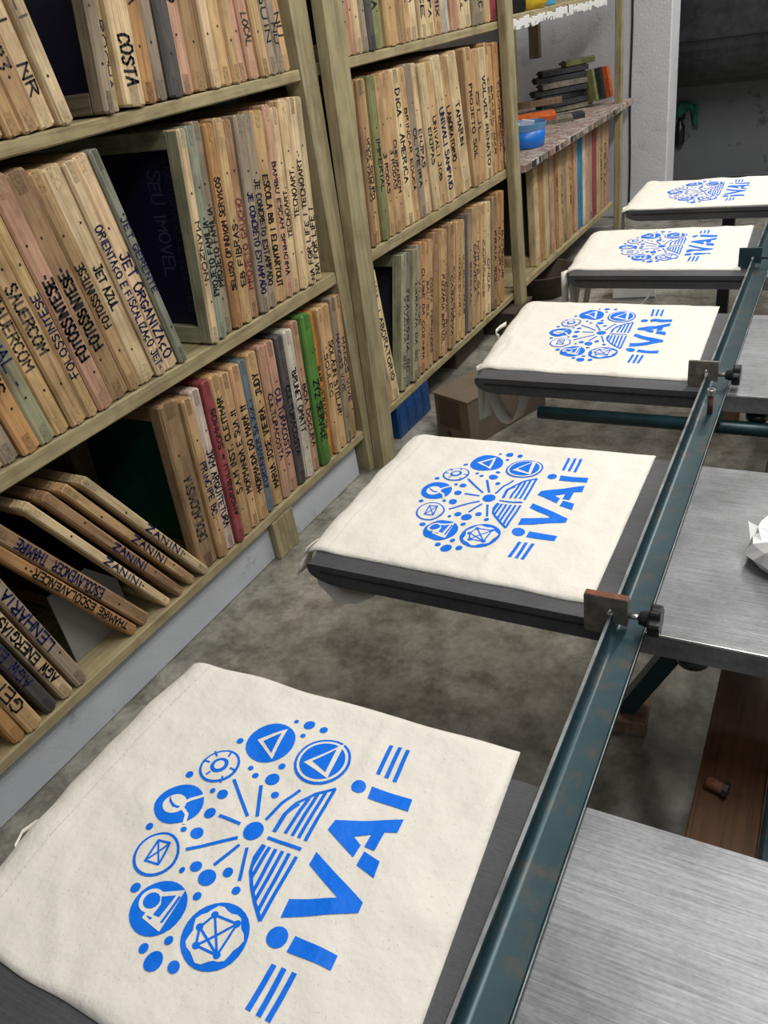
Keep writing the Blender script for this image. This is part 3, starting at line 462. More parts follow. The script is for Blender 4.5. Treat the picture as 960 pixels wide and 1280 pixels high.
# ---------------------------------------------------------------- tote bags
LOGO=[('d',0,(0.1687,0.3096),0.0263),('p',1,[(0.153,0.3079),(0.1764,0.3317),(0.1829,0.2906)],0),('p',2,[(0.1606,0.3081),(0.1739,0.3236),(0.1781,0.2971)],0),('d',0,(0.2338,0.3069),0.0293),('d',1,(0.2338,0.3069),0.0264),('d',2,(0.2338,0.3069),0.0235),('p',3,[(0.2172,0.2979),(0.2445,0.3349),(0.2503,0.2889)],0),('p',4,[(0.2248,0.3021),(0.2401,0.325),(0.2451,0.2942)],0),('d',0,(0.1368,0.2636),0.0211),('d',1,(0.1368,0.2636),0.0184),('d',2,(0.1368,0.2636),0.0095),('d',3,(0.1368,0.2636),0.0055),('l',2,[(0.1159,0.2636),(0.1245,0.2634)],0.0022),('l',2,[(0.1199,0.2779),(0.1268,0.2725)],0.0022),('l',2,[(0.138,0.2825),(0.139,0.276)],0.0022),('l',2,[(0.1497,0.2641),(0.1572,0.2636)],0.0022),('l',2,[(0.1489,0.253),(0.1514,0.2461)],0.0022),('l',2,[(0.1306,0.249),(0.1329,0.2536)],0.0022),('d',0,(0.1277,0.2098),0.0239),('d',1,(0.1241,0.2076),0.0114),('l',1,[(0.1305,0.2092),(0.1355,0.2185),(0.1448,0.2278)],0.0033),('l',1,[(0.1337,0.2069),(0.1426,0.2026),(0.1478,0.1928)],0.0033),('p',2,[(0.1137,0.2134),(0.1178,0.2074),(0.1248,0.2035),(0.1306,0.204),(0.1318,0.207),(0.1261,0.2062),(0.1206,0.2085)],0),('d',0,(0.1423,0.1567),0.0221),('d',1,(0.1423,0.1567),0.0193),('l',2,[(0.1365,0.1474),(0.1357,0.1684),(0.1483,0.1701),(0.1506,0.1492),(0.1365,0.1474)],0.0022),('l',2,[(0.1365,0.1474),(0.1483,0.1701)],0.0018),('l',2,[(0.1357,0.1684),(0.1506,0.1492)],0.0018),('d',0,(0.1792,0.1155),0.0257),('d',1,(0.169,0.1183),0.0114),('p',1,[(0.1671,0.1261),(0.1915,0.1381),(0.1946,0.0981),(0.1718,0.1021),(0.1712,0.1129)],0),('d',2,(0.169,0.1183),0.0077),('p',2,[(0.1748,0.1249),(0.1867,0.1311),(0.1857,0.1085),(0.1791,0.1085),(0.1791,0.1189)],0),('l',2,[(0.1906,0.1313),(0.1909,0.1052)],0.0026),('p',2,[(0.1738,0.1053),(0.1807,0.1058),(0.1797,0.1033)],0),('d',0,(0.2425,0.1145),0.0293),('p',1,[(0.2669,0.1145),(0.2683,0.12),(0.265,0.1246),(0.2603,0.1275),(0.2574,0.1311),(0.2545,0.1353),(0.2497,0.1367),(0.2447,0.1356),(0.2402,0.1362),(0.2348,0.1382),(0.2295,0.137),(0.2265,0.1323),(0.2242,0.1279),(0.2205,0.1243),(0.2183,0.1197),(0.2201,0.1145),(0.2224,0.1103),(0.2223,0.1055),(0.2224,0.1),(0.2261,0.0963),(0.231,0.0947),(0.2352,0.0921),(0.2398,0.089),(0.2451,0.0897),(0.2493,0.0937),(0.2529,0.0964),(0.2579,0.0975),(0.2621,0.1003),(0.2633,0.1053),(0.2641,0.1099)],0),('l',2,[(0.2315,0.1289),(0.2545,0.1299)],0.0022),('l',2,[(0.2545,0.1299),(0.2536,0.1014)],0.0022),('l',2,[(0.2536,0.1014),(0.2325,0.1008)],0.0022),('l',2,[(0.2325,0.1008),(0.2259,0.1149)],0.0022),('l',2,[(0.2259,0.1149),(0.2315,0.1289)],0.0022),('l',2,[(0.2315,0.1289),(0.2536,0.1014)],0.0022),('l',2,[(0.2325,0.1008),(0.2545,0.1299)],0.0022),('l',2,[(0.2259,0.1149),(0.2536,0.1014)],0.0022),('d',2,(0.2315,0.1289),0.0033),('d',2,(0.2545,0.1299),0.0033),('d',2,(0.2536,0.1014),0.0033),('d',2,(0.2325,0.1008),0.0033),('d',2,(0.2259,0.1149),0.0033),('d',0,(0.2143,0.2119),0.0099),('l',0,[(0.1619,0.2541),(0.1806,0.2387),(0.1987,0.2241)],0.0033),('l',0,[(0.1921,0.2577),(0.2007,0.241),(0.2079,0.2276)],0.0037),('l',0,[(0.2307,0.2677),(0.2231,0.2474),(0.2187,0.2275)],0.0033),('l',0,[(0.1733,0.2135),(0.1977,0.2137)],0.0033),('l',0,[(0.2033,0.2004),(0.1812,0.1838),(0.1669,0.1715)],0.0033),('l',0,[(0.21,0.195),(0.1999,0.1687)],0.0033),('l',0,[(0.2191,0.1947),(0.2311,0.1648)],0.0033),('l',0,[(0.2315,0.2105),(0.2682,0.2112)],0.0033),('l',0,[(0.2338,0.219),(0.2334,0.2398),(0.239,0.2526)],0.0037),('l',0,[(0.2448,0.2205),(0.2447,0.2629)],0.0037),('l',0,[(0.2527,0.2204),(0.2502,0.2706)],0.0037),('l',0,[(0.2598,0.2204),(0.2566,0.2761)],0.0037),('l',0,[(0.2673,0.2201),(0.2636,0.2814)],0.0037),('l',0,[(0.2329,0.2191),(0.2321,0.2368),(0.2366,0.2538),(0.2479,0.2698),(0.2636,0.2814)],0.0029),('l',0,[(0.2322,0.2018),(0.2317,0.1888),(0.2356,0.1765),(0.2453,0.164),(0.2578,0.1515),(0.2706,0.1405)],0.0033),('l',0,[(0.2338,0.2024),(0.2342,0.1808)],0.0037),('l',0,[(0.2392,0.2026),(0.24,0.1709)],0.0037),('l',0,[(0.2456,0.2031),(0.2494,0.1592)],0.0037),('l',0,[(0.2527,0.2036),(0.2563,0.1526)],0.0037),('l',0,[(0.2599,0.2037),(0.2642,0.1456)],0.0037),('l',0,[(0.2678,0.2034),(0.2707,0.1399)],0.0037),('d',0,(0.1777,0.3453),0.0026),('d',0,(0.1937,0.3457),0.0062),('d',0,(0.212,0.3449),0.0044),('d',0,(0.1964,0.3291),0.0029),('d',0,(0.1367,0.2995),0.0037),('d',0,(0.1688,0.273),0.0029),('d',0,(0.1788,0.2669),0.0033),('d',0,(0.1976,0.2693),0.0073),('d',0,(0.1978,0.2865),0.0037),('d',0,(0.2116,0.2535),0.004),('d',0,(0.1135,0.2436),0.004),('d',0,(0.1492,0.2353),0.0029),('d',0,(0.1612,0.2353),0.0055),('d',0,(0.1626,0.2128),0.0059),('d',0,(0.1171,0.1776),0.0037),('d',0,(0.1515,0.1872),0.0029),('d',0,(0.1646,0.1898),0.0062),('d',0,(0.1756,0.153),0.0029),('d',0,(0.1861,0.1606),0.0055),('d',0,(0.2021,0.1558),0.0081),('d',0,(0.2163,0.1677),0.0048),('d',0,(0.2343,0.1556),0.004),('d',0,(0.2054,0.1373),0.004),('d',0,(0.1464,0.1225),0.0048),('d',0,(0.2081,0.0952),0.004),('d',0,(0.191,0.082),0.0044),('d',0,(0.2069,0.0763),0.0084),('d',0,(0.2257,0.0793),0.0051),('d',0,(0.2929,0.1337),0.0092),('d',0,(0.2846,0.2915),0.0073),('p',0,[(0.3063,0.1406),(0.3472,0.1404),(0.3478,0.128),(0.3067,0.1266)],0),('p',0,[(0.2959,0.2975),(0.3394,0.2979),(0.3411,0.2843),(0.298,0.2839)],0),('p',0,[(0.2826,0.2014),(0.2825,0.2145),(0.3456,0.1871),(0.3462,0.178),(0.2859,0.1491),(0.2838,0.1662),(0.3233,0.1824)],0),('p',0,[(0.2812,0.2378),(0.2826,0.2492),(0.3411,0.2753),(0.3421,0.2598),(0.331,0.2559),(0.3314,0.2349),(0.3204,0.2359),(0.3205,0.2495),(0.3062,0.2416),(0.3167,0.236),(0.3161,0.2225)],0),('p',0,[(0.3228,0.2315),(0.3414,0.2265),(0.3441,0.21),(0.3229,0.2166)],0),('l',0,[(0.2914,0.3494),(0.2946,0.3126)],0.0044),('l',0,[(0.3012,0.3501),(0.304,0.312)],0.0044),('l',0,[(0.3106,0.3496),(0.3132,0.3114)],0.0044),('l',0,[(0.303,0.1138),(0.3024,0.0768)],0.0048),('l',0,[(0.3121,0.1146),(0.3125,0.0767)],0.0048),('l',0,[(0.322,0.1149),(0.3211,0.0766)],0.0048)]

QUAD = [((-.003, .026), (.436, .018), (.4148, .3888), (-.0065, .3895)), ((.006, -.0034), (.4198, -.0084), (.4218, .3645), (.0069, .3558)),
        ((.0117, .012), (.4288, .006), (.4202, .3930), (-.0180, .4040)), ((.0114, .0094), (.4306, .0062), (.4181, .3930), (-.0180, .3689)), ((.012, -.028), (.435, -.020), (.430, .350), (.006, .345))]
NOM = QUAD[0]
def inv_bilin(p):
    s, t = .5, .5
    for _ in range(12):
        q = bil(NOM, s, t); e = (p[0] - q[0], p[1] - q[1])
        a = bil(NOM, s + .001, t); b_ = bil(NOM, s, t + .001)
        j = ((a[0] - q[0]) / .001, (b_[0] - q[0]) / .001, (a[1] - q[1]) / .001, (b_[1] - q[1]) / .001); D = j[0] * j[3] - j[1] * j[2]
        s += (e[0] * j[3] - e[1] * j[1]) / D; t += (j[0] * e[1] - j[2] * e[0]) / D
    return s, t
def bil(q, s, t):
    return tuple(q[0][i] * (1 - s) * (1 - t) + q[1][i] * s * (1 - t) + q[2][i] * s * t + q[3][i] * (1 - s) * t for i in (0, 1))
def logo_tris(LOGO):
    out = []
    def sub(a, b_, c, layer):
        e = [(a, b_), (b_, c), (c, a)]; ls = [math.hypot(p[0] - q[0], p[1] - q[1]) for p, q in e]; m_ = max(ls)
        if m_ < .009: out.append((layer, a, b_, c)); return
        i = ls.index(m_); p, q = e[i]; mid = ((p[0] + q[0]) / 2, (p[1] + q[1]) / 2); o = (c, a, b_)[i]
        sub(p, mid, o, layer); sub(mid, q, o, layer)
    for kind, layer, pts, wd in LOGO:
        if kind == 'd':
            n = 28 if wd > .008 else 14
            ring = [(pts[0] + wd * math.cos(2 * PI * k / n), pts[1] + wd * math.sin(2 * PI * k / n)) for k in range(n)]
            for k in range(n): sub(pts, ring[k], ring[(k + 1) % n], layer)
        elif kind == 'l':
            for p, q in zip(pts, pts[1:]):
                dx, dy = q[0] - p[0], q[1] - p[1]; l = math.hypot(dx, dy) or 1; nx, ny = -dy / l * wd / 2, dx / l * wd / 2
                ex, ey = (dx / l * wd * .25, dy / l * wd * .25) if len(pts) > 2 else (0, 0)
                A = (p[0] + nx - ex, p[1] + ny - ey); B = (p[0] - nx - ex, p[1] - ny - ey); Cc = (q[0] - nx + ex, q[1] - ny + ey); D = (q[0] + nx + ex, q[1] + ny + ey)
                sub(A, B, Cc, layer); sub(A, Cc, D, layer)
        else:
            for tr in tessellate_polygon([[Vector((*q, 0)) for q in pts]]): sub(*[pts[i] for i in tr], layer)
    return [(l, *[inv_bilin(p) for p in tr]) for l, *tr in out]
TRIS_E = logo_tris(LOGO[:-13]); TRIS_L = logo_tris(LOGO[-13:])
WHICH = ['nearest cream tote bag with blue print, lying in the foreground', 'second nearest cream tote bag with blue print, left of the rusty-topped clamp', 'middle of five cream tote bags, with strap loops hanging clear of its left end', 'second farthest cream tote bag with blue print, beside the dark teal clamp', 'farthest cream tote bag with blue print, in front of the pillar']
def bag_h(k, s, t):
    e = min(s, 1 - s, t, 1 - t); edge = min(1, e / .02)
    base = .0016 + .0026 * (edge ** .5)
    q = Vector((s * 5.5 + k * 9.1, t * 5.0 + k * 3.3, k * 1.7))
    wr = noise.noise(q) * .0030 + noise.noise(q * 2.3) * .0016
    r1 = 1 - min(1, abs(noise.noise(Vector((s * 3 + 4 * k, t * 2.2, 5 + k)))) * 9); wr += r1 * .0020
    z = base + wr * edge
    if s < .12: z += .003 * math.sin(s / .12 * PI) * (.5 + .5 * noise.noise(Vector((t * 4, k, 3))))
    if s < .07: z -= (.07 - s) ** 2 * 1.6
    return z
def bag_uv(k, s, t):
    u, v = bil(QUAD[k], s, t)
    w0 = (1 - s) ** 3 * 4 * t * (1 - t)
    u -= w0 * (.014 if k == 0 else .004) + (1 - s) ** 4 * .003 * noise.noise(Vector((t * 7, k * 5, 1)))
    v += .003 * noise.noise(Vector((s * 6, k * 7, 9 * round(t)))) * (abs(t - .5) * 2) ** 3
    if k == 0:  # far left corner is rounded
        pass
    return u, v
def bag_pt(k, s, t, dz=0):
    u, v = bag_uv(k, s, t); return (u, v, bag_h(k, s, t) + dz)
BZ = TZ - .004
for k in range(5):
    root = thing('tote_bag', WHICH[k], 'tote bag', TP(0, k * PITCH, BZ), (0, 0, PHI), 'printed cream tote bags')
    n = 72; mb = MB(); top = [bag_pt(k, i / n, j / n) for j in range(n + 1) for i in range(n + 1)]
    idx = lambda i, j: j * (n + 1) + i
    mb.add(top, [(idx(i, j), idx(i + 1, j), idx(i + 1, j + 1), idx(i, j + 1)) for j in range(n) for i in range(n)])
    ring = [(i, 0) for i in range(n)] + [(n, j) for j in range(n)] + [(i, n) for i in range(n, 0, -1)] + [(0, j) for j in range(n, 0, -1)]
    low = [(top[idx(*q)][0], top[idx(*q)][1], min(.0002, top[idx(*q)][2] - .003)) for q in ring]; o0 = len(mb.v); R = len(ring)
    mb.add(low, []); ids = [idx(*q) for q in ring]
    mb.f += [(ids[i], o0 + i, o0 + (i + 1) % R, ids[(i + 1) % R]) for i in range(R)] + [tuple(o0 + i for i in range(R))[::-1]]; mb.m += [0] * (R + 1)
    mb.obj('body', 'cotton', root, True)
    for pn, tris, lb in (('emblem_print', TRIS_E, 'blue round emblem of small icons'), ('lettering_print', TRIS_L, 'blue lettering IVAI between triple bars')):
      mb = MB()
      for l, a, b_, c in tris:
        P = [bag_pt(k, *q, .0007 + .00035 * l) for q in (a, b_, c)]
        nrm = (P[1][0] - P[0][0]) * (P[2][1] - P[0][1]) - (P[1][1] - P[0][1]) * (P[2][0] - P[0][0])
        mb.add(P if nrm > 0 else P[::-1], [(0, 1, 2)], l % 2)
      mb.obj(pn, ['print_blue', 'cotton'], root, True)['label'] = lb
    mb = MB()       # hem stitching beside the open end
    for j in range(0, 60):
        t0 = .012 + j * .0163; t1 = t0 + .011
        a = bag_pt(k, .085, t0, .0006); b_ = bag_pt(k, .085, t1, .0006)
        mb.add([(a[0] - .0005, a[1], a[2]), (a[0] + .0005, a[1], a[2]), (b_[0] + .0005, b_[1], b_[2]), (b_[0] - .0005, b_[1], b_[2])], [(0, 1, 2, 3)])
    mb.obj('hem_stitching', 'seam', root)['kind'] = 'stuff'
    def loop(p0, p1, drop, lean, nseg=18):
        pts = []
        for i in range(nseg + 1):
            a = i / nseg; zz = -drop * (1 - abs(2 * a - 1) ** 2.4); pts.append((p0[0] + (p1[0] - p0[0]) * a + lean * math.sin(a * PI), p0[1] + (p1[1] - p0[1]) * a, p0[2] + (p1[2] - p0[2]) * a + zz))
        return pts
    if k == 1:
        MB().ribbon([(.008, .012, .0), (.000, .010, -.012), (-.004, .004, -.026), (-.006, -.006, -.040)], (.2, 1, 0), .026).obj('strap', 'cotton', root, True)
        MB().ribbon([(.016, .035, -.002), (.012, .02, -.03), (.02, .008, -.056), (.05, .0, -.076), (.085, .0, -.072), (.115, .004, -.056), (.13, .03, -.038)], (.15, 1, .1), .034).obj('strap', 'cotton', root, True)
    elif k == 2:
        MB().ribbon(loop((.012, .04, -.002), (.030, .05, -.004), .125, -.012), (.45, 1, 0), .030).obj('strap', 'cotton', root, True)
        MB().ribbon(loop((.018, .045, -.002), (.105, .05, -.03), .115, .0), (.35, 1, 0), .034).obj('strap', 'cotton', root, True)
        MB().ribbon([(-.010, .25, .004), (-.020, .235, .0), (-.022, .215, -.002), (-.012, .19, .0), (.0, .175, .003)], (0, .3, 1), .010).obj('strap', 'cotton', root, True)
    elif k == 3:
        MB().ribbon(loop((.006, .01, -.002), (.022, .10, -.004), .16, -.014), (.5, 1, 0), .024).obj('strap', 'cotton', root, True)
        MB().ribbon(loop((.014, .05, -.002), (.04, .14, -.03), .15, -.01), (.5, 1, 0), .024).obj('strap', 'cotton', root, True)
    elif k == 4:
        MB().ribbon([(.012, .02, .0), (.006, .01, -.03), (.006, .012, -.07)], (.3, 1, 0), .024).obj('strap', 'cotton', root, True)
    else:
        MB().ribbon([(.004, .150, .001), (-.010, .140, .0), (-.0165, .127, -.002), (-.010, .112, -.002), (.004, .104, .0)], (0, .3, 1), .006).obj('strap', 'cotton', root, True)
# ---------------------------------------------------------------- boards
BT = .032
LW = ['nearest', 'second', 'third', 'fourth', 'fifth', 'sixth']
def board_prof(u0, u1, rl):
    pr = [(u1, -BT), (u1, 0), (u0 + .003, 0), (u0, -.003)]
    for i in range(8):
        a = i / 7 * PI / 2; pr.append((u0 + rl - rl * math.cos(a), -BT + .022 - .022 * math.sin(a)))
    return pr[::-1]
for k in range(5):
    lab = f"dark board under the {LW[k]} tote bag, left of the rail"
    r = thing('printing_board', lab, 'printing board', TP(0, k * PITCH, BZ - .0005), (0, 0, PHI), 'dark printing boards left of the rail')
    u0 = .025 if k < 5 else .21
    MB().prism(board_prof(u0, .4465, .05), 'y', -.034, .357).obj('board', 'plate_dark', r)
    MB().box(u0 + .02, .44, -.0352, -.0342, -.0125, -.0105).obj('edge_seam', 'black_plastic', r)
for k in range(5):
    lab = [f"bare steel board right of the rail, opposite the {LW[k]} tote bag", 'bare steel board with the crumpled white paper on it, right of the rail'][k == 1]
    r = thing('printing_board', lab, 'printing board', TP(0, k * PITCH, BZ - .0005), (0, 0, PHI), 'bare steel printing boards right of the rail')
    MB().box(.450, .93, -.040, .352, -BT, 0, .0015).obj('board', 'plate_bright', r)
    MB().box(.451, .929, -.0395, -.0383, .0001, .0004).obj('worn_or_highlight_edge', 'chrome', r)  # bright strip put in as the highlight along the board's near top edge
    if k in (1, 2):
        MB().lathe([(.0, -.006), (.014, -.006), (.018, -.003), (.018, .004), (.014, .008), (.006, .009), (.006, .016)], 16, 0, Matrix.Translation((.541, -.014, -BT - .016))).obj('support_knob', 'black_plastic', r, True)
r = thing('steel_bar', 'dark flat bar behind the farthest tote bag, in front of the far wall', 'bar', TP(.20, 2.98, BZ - .025), (0, 0, PHI))
MB().box(0, .75, -.02, .02, 0, .024, .0015).obj('bar', 'dark_metal', r); MB().box(.60, .64, -.02, .02, -.516, -.0002, .002).obj('leg', 'dark_metal', r); MB().box(.06, .10, -.02, .02, -.516, -.0002, .002).obj('leg', 'dark_metal', r)
# ---------------------------------------------------------------- bench: rail, legs, tube
bench = thing('printing_bench', 'long teal steel bench rail running between the two rows of boards', 'bench', TP(0, 0, 0), (0, 0, PHI))
RU0, RU1 = .4510, .4922; rz = BZ + .0003
def arc(cx, cz, r_, a0, a1, n=5): return [(cx + r_ * math.cos(a0 + (a1 - a0) * i / n), cz + r_ * math.sin(a0 + (a1 - a0) * i / n)) for i in range(n + 1)]
hgt = .0205
prof = [(RU0, rz + .001), (RU0 + .001, rz), (RU1 - .001, rz), (RU1, rz + .001), (RU1, rz + .0062), (RU1 - .0008, rz + .0068), (RU1 - .0025, rz + .0062), (RU1 - .0035, rz + .0042)]
prof += arc(RU0 + .0045 + .0085, rz + .0042 + .0085, .0085, -PI / 2, -PI, 8) + [(RU0 + .0045, rz + hgt - .001), (RU0 + .0037, rz + hgt), (RU0 + .0008, rz + hgt), (RU0, rz + hgt - .001)]
o = MB().prism(prof, 'y', -.55, 3.35).obj('rail', 'teal', bench, True); o.data.set_sharp_from_angle(angle=.6)
MB().box(RU0 + .0004, RU0 + .0038, -.549, 3.349, rz + hgt + .0001, rz + hgt + .0006).obj('worn_or_highlight_edge', 'worn_steel', bench)
MB().box(RU1 - .0013, RU1 - .0003, -.549, 3.349, rz + .0067, rz + .0071).obj('worn_or_highlight_edge', 'worn_steel', bench)
MB().tube([(.155, 1.247, BZ - .064), (.78, 1.247, BZ - .064)], .0125, 16).obj('cross_tube', 'teal_tube', bench, True)
MB().tube([(.585, 1.242, BZ - .078), (.70, 1.242, BZ - .078)], .014, 12).obj('tube_clamp', 'dark_metal', bench, True)
MB().box(.455, .487, 1.23, 1.264, BZ - .0515, rz - .0005, .002).obj('tube_bracket', 'teal', bench)
MB().box(.6385, .70, -.4, 3.2, .29, .33, .004).obj('side_beam', 'teal', bench)
for v in (.962, .962 + 2 * PITCH):
    T = Matrix.Rotation(0, 4, 'X')
    MB().prism([(.380, .036), (.412, .036), (.640, .505), (.605, .505)], 'y', v - .02, v + .02).obj('leg', 'teal_plate', bench)
    MB().box(.70, .73, v - .02, v + .02, .0, .505, .002).obj('leg', 'teal_plate', bench)
    MB().box(.45, .74, v - .0195, v + .0195, .488, BZ - BT - .0015, .001).obj('cross_bar', 'teal_plate', bench)
for i, v in enumerate((.962, .962 + 2 * PITCH)):
    MB().box(.352, .435, v - .04, v + .04, 0, .0355, .003)
    r = thing('foot_block', ['brown wooden block under the near leg of the bench', 'brown wooden block under the far leg of the bench'][i], 'block', TP(.395, v, 0), (0, 0, PHI + .1))
    MB().box(-.045, .04, -.04, .04, 0, .0355, .003).obj('block', 'block', r)
# black diagonal strut at the third steel board
r = thing('support_strut', 'black angled strut beneath the third steel board at the right edge', 'strut', TP(.530, 1.285, BZ - BT), (0, 0, PHI))
MB().prism([(-.012, -.052), (.014, -.052), (.04, -.004), (.04, -.0015), (.018, -.0015)], 'y', -.012, .012).obj('strut', 'black_plastic', r)
MB().tube([(.03, 0, -.006), (.03, 0, -.0012)], .012, 10).obj('mount_disc', 'black_plastic', r)
# plank
r = thing('wooden_plank', 'dark brown plank lying along the bench under the steel boards', 'plank', TP(.560, 1.4, .29), (0, 0, PHI))
MB().box(0, .077, -1.8, 1.9, 0, .03, .002).obj('board', 'plank', r)
MB().tube([(.012, -.807, .0385), (.032, -.812, .0385)], .008, 10).obj('bolt', 'rust', r, True); MB().tube([(.032, -.812, .0385), (.037, -.813, .0385)], .010, 8).obj('nut', 'black_plastic', r)
for yq in (-1.6, -.437, .844): MB().box(.015, .062, yq - .03, yq + .03, -.29, .0, .002).obj('leg', 'block', r)
# bolt standing in the rail
r = thing('cap_bolt', 'rusty socket head bolt standing in the rail', 'bolt', TP(.4766, 1.158, rz + .0043), (0, 0, PHI))
MB().tube([(0, 0, 0), (0, 0, .034)], .0044, 12).obj('shank', 'rust', r, True)
MB().lathe([(.0, .0335), (.0070, .0335), (.0070, .0425), (.0064, .0432), (.0042, .0432), (.0038, .0385), (.0, .0385)], 16).obj('head', 'chrome', r)
# ---------------------------------------------------------------- clamps
CL = ['rusty-topped clamp on the rail at the second tote bag', 'speckled grey clamp on the rail at the middle tote bag', 'dark teal clamp on the rail at the second farthest tote bag']
for k in (1, 2, 3):
    r = thing('rail_clamp', CL[k - 1], 'clamp', TP(RU0, (.592, 1.268, 1.942)[k - 1] + .012, rz), (0, 0, PHI), 'clamps on the bench rail')
    mt = ['steel_grey', 'steel_grey', 'teal_plate'][k - 1]; x0, x1, z0, z1 = -.028, .0215, (-.006, .0, .0)[k - 1], .0475; th = .010 if k == 1 else .005
    pr = [(x0, z0 + .004), (x0 + .002, z0), (-.0006, z0), (-.0006, .0270), (.0052, .0270), (.0052, .0135), (x1, .0105), (x1, z1 - .001), (x1 - .001, z1), (x0 + .001, z1), (x0, z1 - .001)]
    MB().prism(pr, 'y', -.012, -.012 + th).obj('plate', mt, r)
    if k == 1: MB().box(x0 + .001, x1 - .001, -.0115, -.0125 + th, z1, z1 + .0006).obj('rusty_edge', 'rust', r)
    if k < 3: MB().tube([(-.002, -.013, .0245), (.001, -.0135, .0285), (.003, -.013, .0325)], [.0018, .0025, .0018], 8).obj('weld', 'chrome', r, True)
    sx = x1 + .0002; yk = -.012 + th / 2; zk = .0235; tl = .014 if k < 3 else .03
    MB().tube([(sx, yk, zk), (sx + tl, yk, zk)], .0034 if k < 3 else .0025, 10).obj('screw', ['chrome', 'steel_grey', 'dark_metal'][k - 1], r, True)
    kn = MB(); T = Matrix.Translation((sx + tl - .002, yk, zk)) @ Matrix.Rotation(PI / 2, 4, 'Y')
    kn.lathe([(0, 0), (.0075, 0), (.0085, .004), (.0095, .010), (.0095, .012)], 16, 0, T)
    vs = []; n = 42; prf = [(.2, .011), (.93, .011), (1, .0135), (1, .0215), (.93, .024), (.2, .024)]
    for i in range(n):
        a = 2 * PI * i / n; rad = .0165 + .0022 * math.cos(a * 7)
        vs += [T @ Vector((rad * q[0] * math.cos(a), rad * q[0] * math.sin(a), q[1])) for q in prf]
    kn.add(vs, [(i * 6 + j, ((i + 1) % n) * 6 + j, ((i + 1) % n) * 6 + j + 1, i * 6 + j + 1) for i in range(n) for j in range(5)] + [tuple(i * 6 for i in range(n))[::-1], tuple(i * 6 + 5 for i in range(n))])
    kn.obj('knob', 'black_plastic', r)
# ---------------------------------------------------------------- crumpled white paper on steel board
mb = MB(); n = 30; cz = BZ + .0008; vs = []; PR = [(1.0, 0), (1.13, .014), (1.08, .031), (.93, .043), (.82, .036), (.72, .016), (.74, .003)]; m_ = len(PR)
for i in range(n):
    a = 2 * PI * i / n; cx_, cy_ = math.cos(a), math.sin(a)
    for j, (rq, zq) in enumerate(PR):
        q = noise.noise(Vector((cx_ * 2.4 + j * 1.3, cy_ * 2.4, j * .9))); q2 = noise.noise(Vector((cx_ * 2.2, cy_ * 2.2, 7 + j * .5)))
        rad = .064 * (rq + .14 * q); vs.append((rad * cx_, rad * cy_ * .85, max(0.0, zq * (1 + .55 * q2))))
mb.add(vs, [(i * m_ + j, ((i + 1) % n) * m_ + j, ((i + 1) % n) * m_ + (j + 1) % m_, i * m_ + (j + 1) % m_) for i in range(n) for j in range(m_)])
r = thing('crumpled_paper', 'crumpled ring of white paper on the steel board at right edge', 'paper', TP(.648, .785, cz), (0, 0, .2))
mb.obj('wad', 'paper', r); MB().add([(-.045, .012, .03), (-.072, .024, .040), (-.068, -.004, .020), (-.046, .011, .028), (-.071, .023, .0385), (-.067, -.005, .0185)], [(0, 1, 2), (5, 4, 3), (0, 3, 4, 1), (1, 4, 5, 2), (2, 5, 3, 0)]).obj('torn_corner', 'paper', r)
MB().box(-.03, .03, -.012, .014, .001, .03, .004).obj('inner_strip', 'clear_blue', r); MB().box(-.032, .03, -.02, -.0135, .02, .034, .002).obj('dark_strip', 'black_plastic', r)
# ---------------------------------------------------------------- boxes under the middle bay
for i in range(4):
    r = thing('archive_box', f"blue plastic archive box on the floor, {ORD[i]} from left of the blue row", 'archive box', (-.004, 1.985 + i * .057, 0), group='blue archive boxes under the middle bay')
    MB().box(-.34, 0, 0, .0555, 0, .112, .003).obj('body', 'blue_box', r)
    MB().box(.0002, .0012, .010, .0445, .015, .09, .0004).obj('label_panel', 'blue_box', r)
r = thing('archive_box', 'brown cardboard archive box with ribbed front under the middle bay', 'archive box', (.107, 2.035, 0), (0, 0, -.344))
mb = MB(); mb.box(.0, .147, .0, .36, 0, .150, .002); mb.obj('body', 'cardboard', r)
MB().box(-.002, .149, -.004, .362, .151, .156, .001).obj('lid', 'cardboard', r)
for i in range(12): MB().box(.018, .110, -.0016, -.0004, .050 + i * .0078, .0540 + i * .0078).obj('rib', 'card_dark', r)
T = Matrix.Translation((.055, -.0004, .024)) @ Matrix.Rotation(PI / 2, 4, 'X'); MB().lathe([(0, .0008), (.009, .0008), (.009, 0)], 16, 0, T).obj('finger_hole', 'black_plastic', r)
T = Matrix.Translation((.09, .15, .1563)); MB().lathe([(.009, 0), (.009, .0008), (0, .0008)], 16, 0, T).obj('lid_hole', 'black_plastic', r)
r = thing('cardboard_box', 'tan cardboard box on the floor behind the strap loops of the middle tote bag', 'box', (.20, 2.44, 0), (0, 0, -.1))
MB().box(.0, .115, -.20, .0, 0, .12, .002).obj('body', 'card_tan', r); MB().box(.045, .06, -.2005, -.0, .1205, .1212).obj('tape', 'cardboard', r)
r = thing('cardboard_box', 'dark flattened cardboard box behind the ribbed archive box, middle bay', 'box', (-.06, 2.55, 0), (0, 0, .05))
MB().box(-.36, 0, 0, .30, 0, .06, .002).obj('body', 'card_dark', r); MB().box(-.32, -.02, .03, .27, .0605, .075, .002).obj('flap', 'cardboard', r)
r = thing('storage_crate', 'low dark crate on the floor under the middle bay, next to its far post', 'crate', (.04, 2.90, 0))
MB().box(-.40, .0, 0, .20, 0, .085, .003).obj('body', 'basket', r); MB().box(-.402, .002, -.002, .202, .0855, .095, .002).obj('rim', 'card_dark', r)
r = thing('round_tray', 'dark brown round tray on the floor under the far bay', 'tray', (-.03, 3.42, 0))
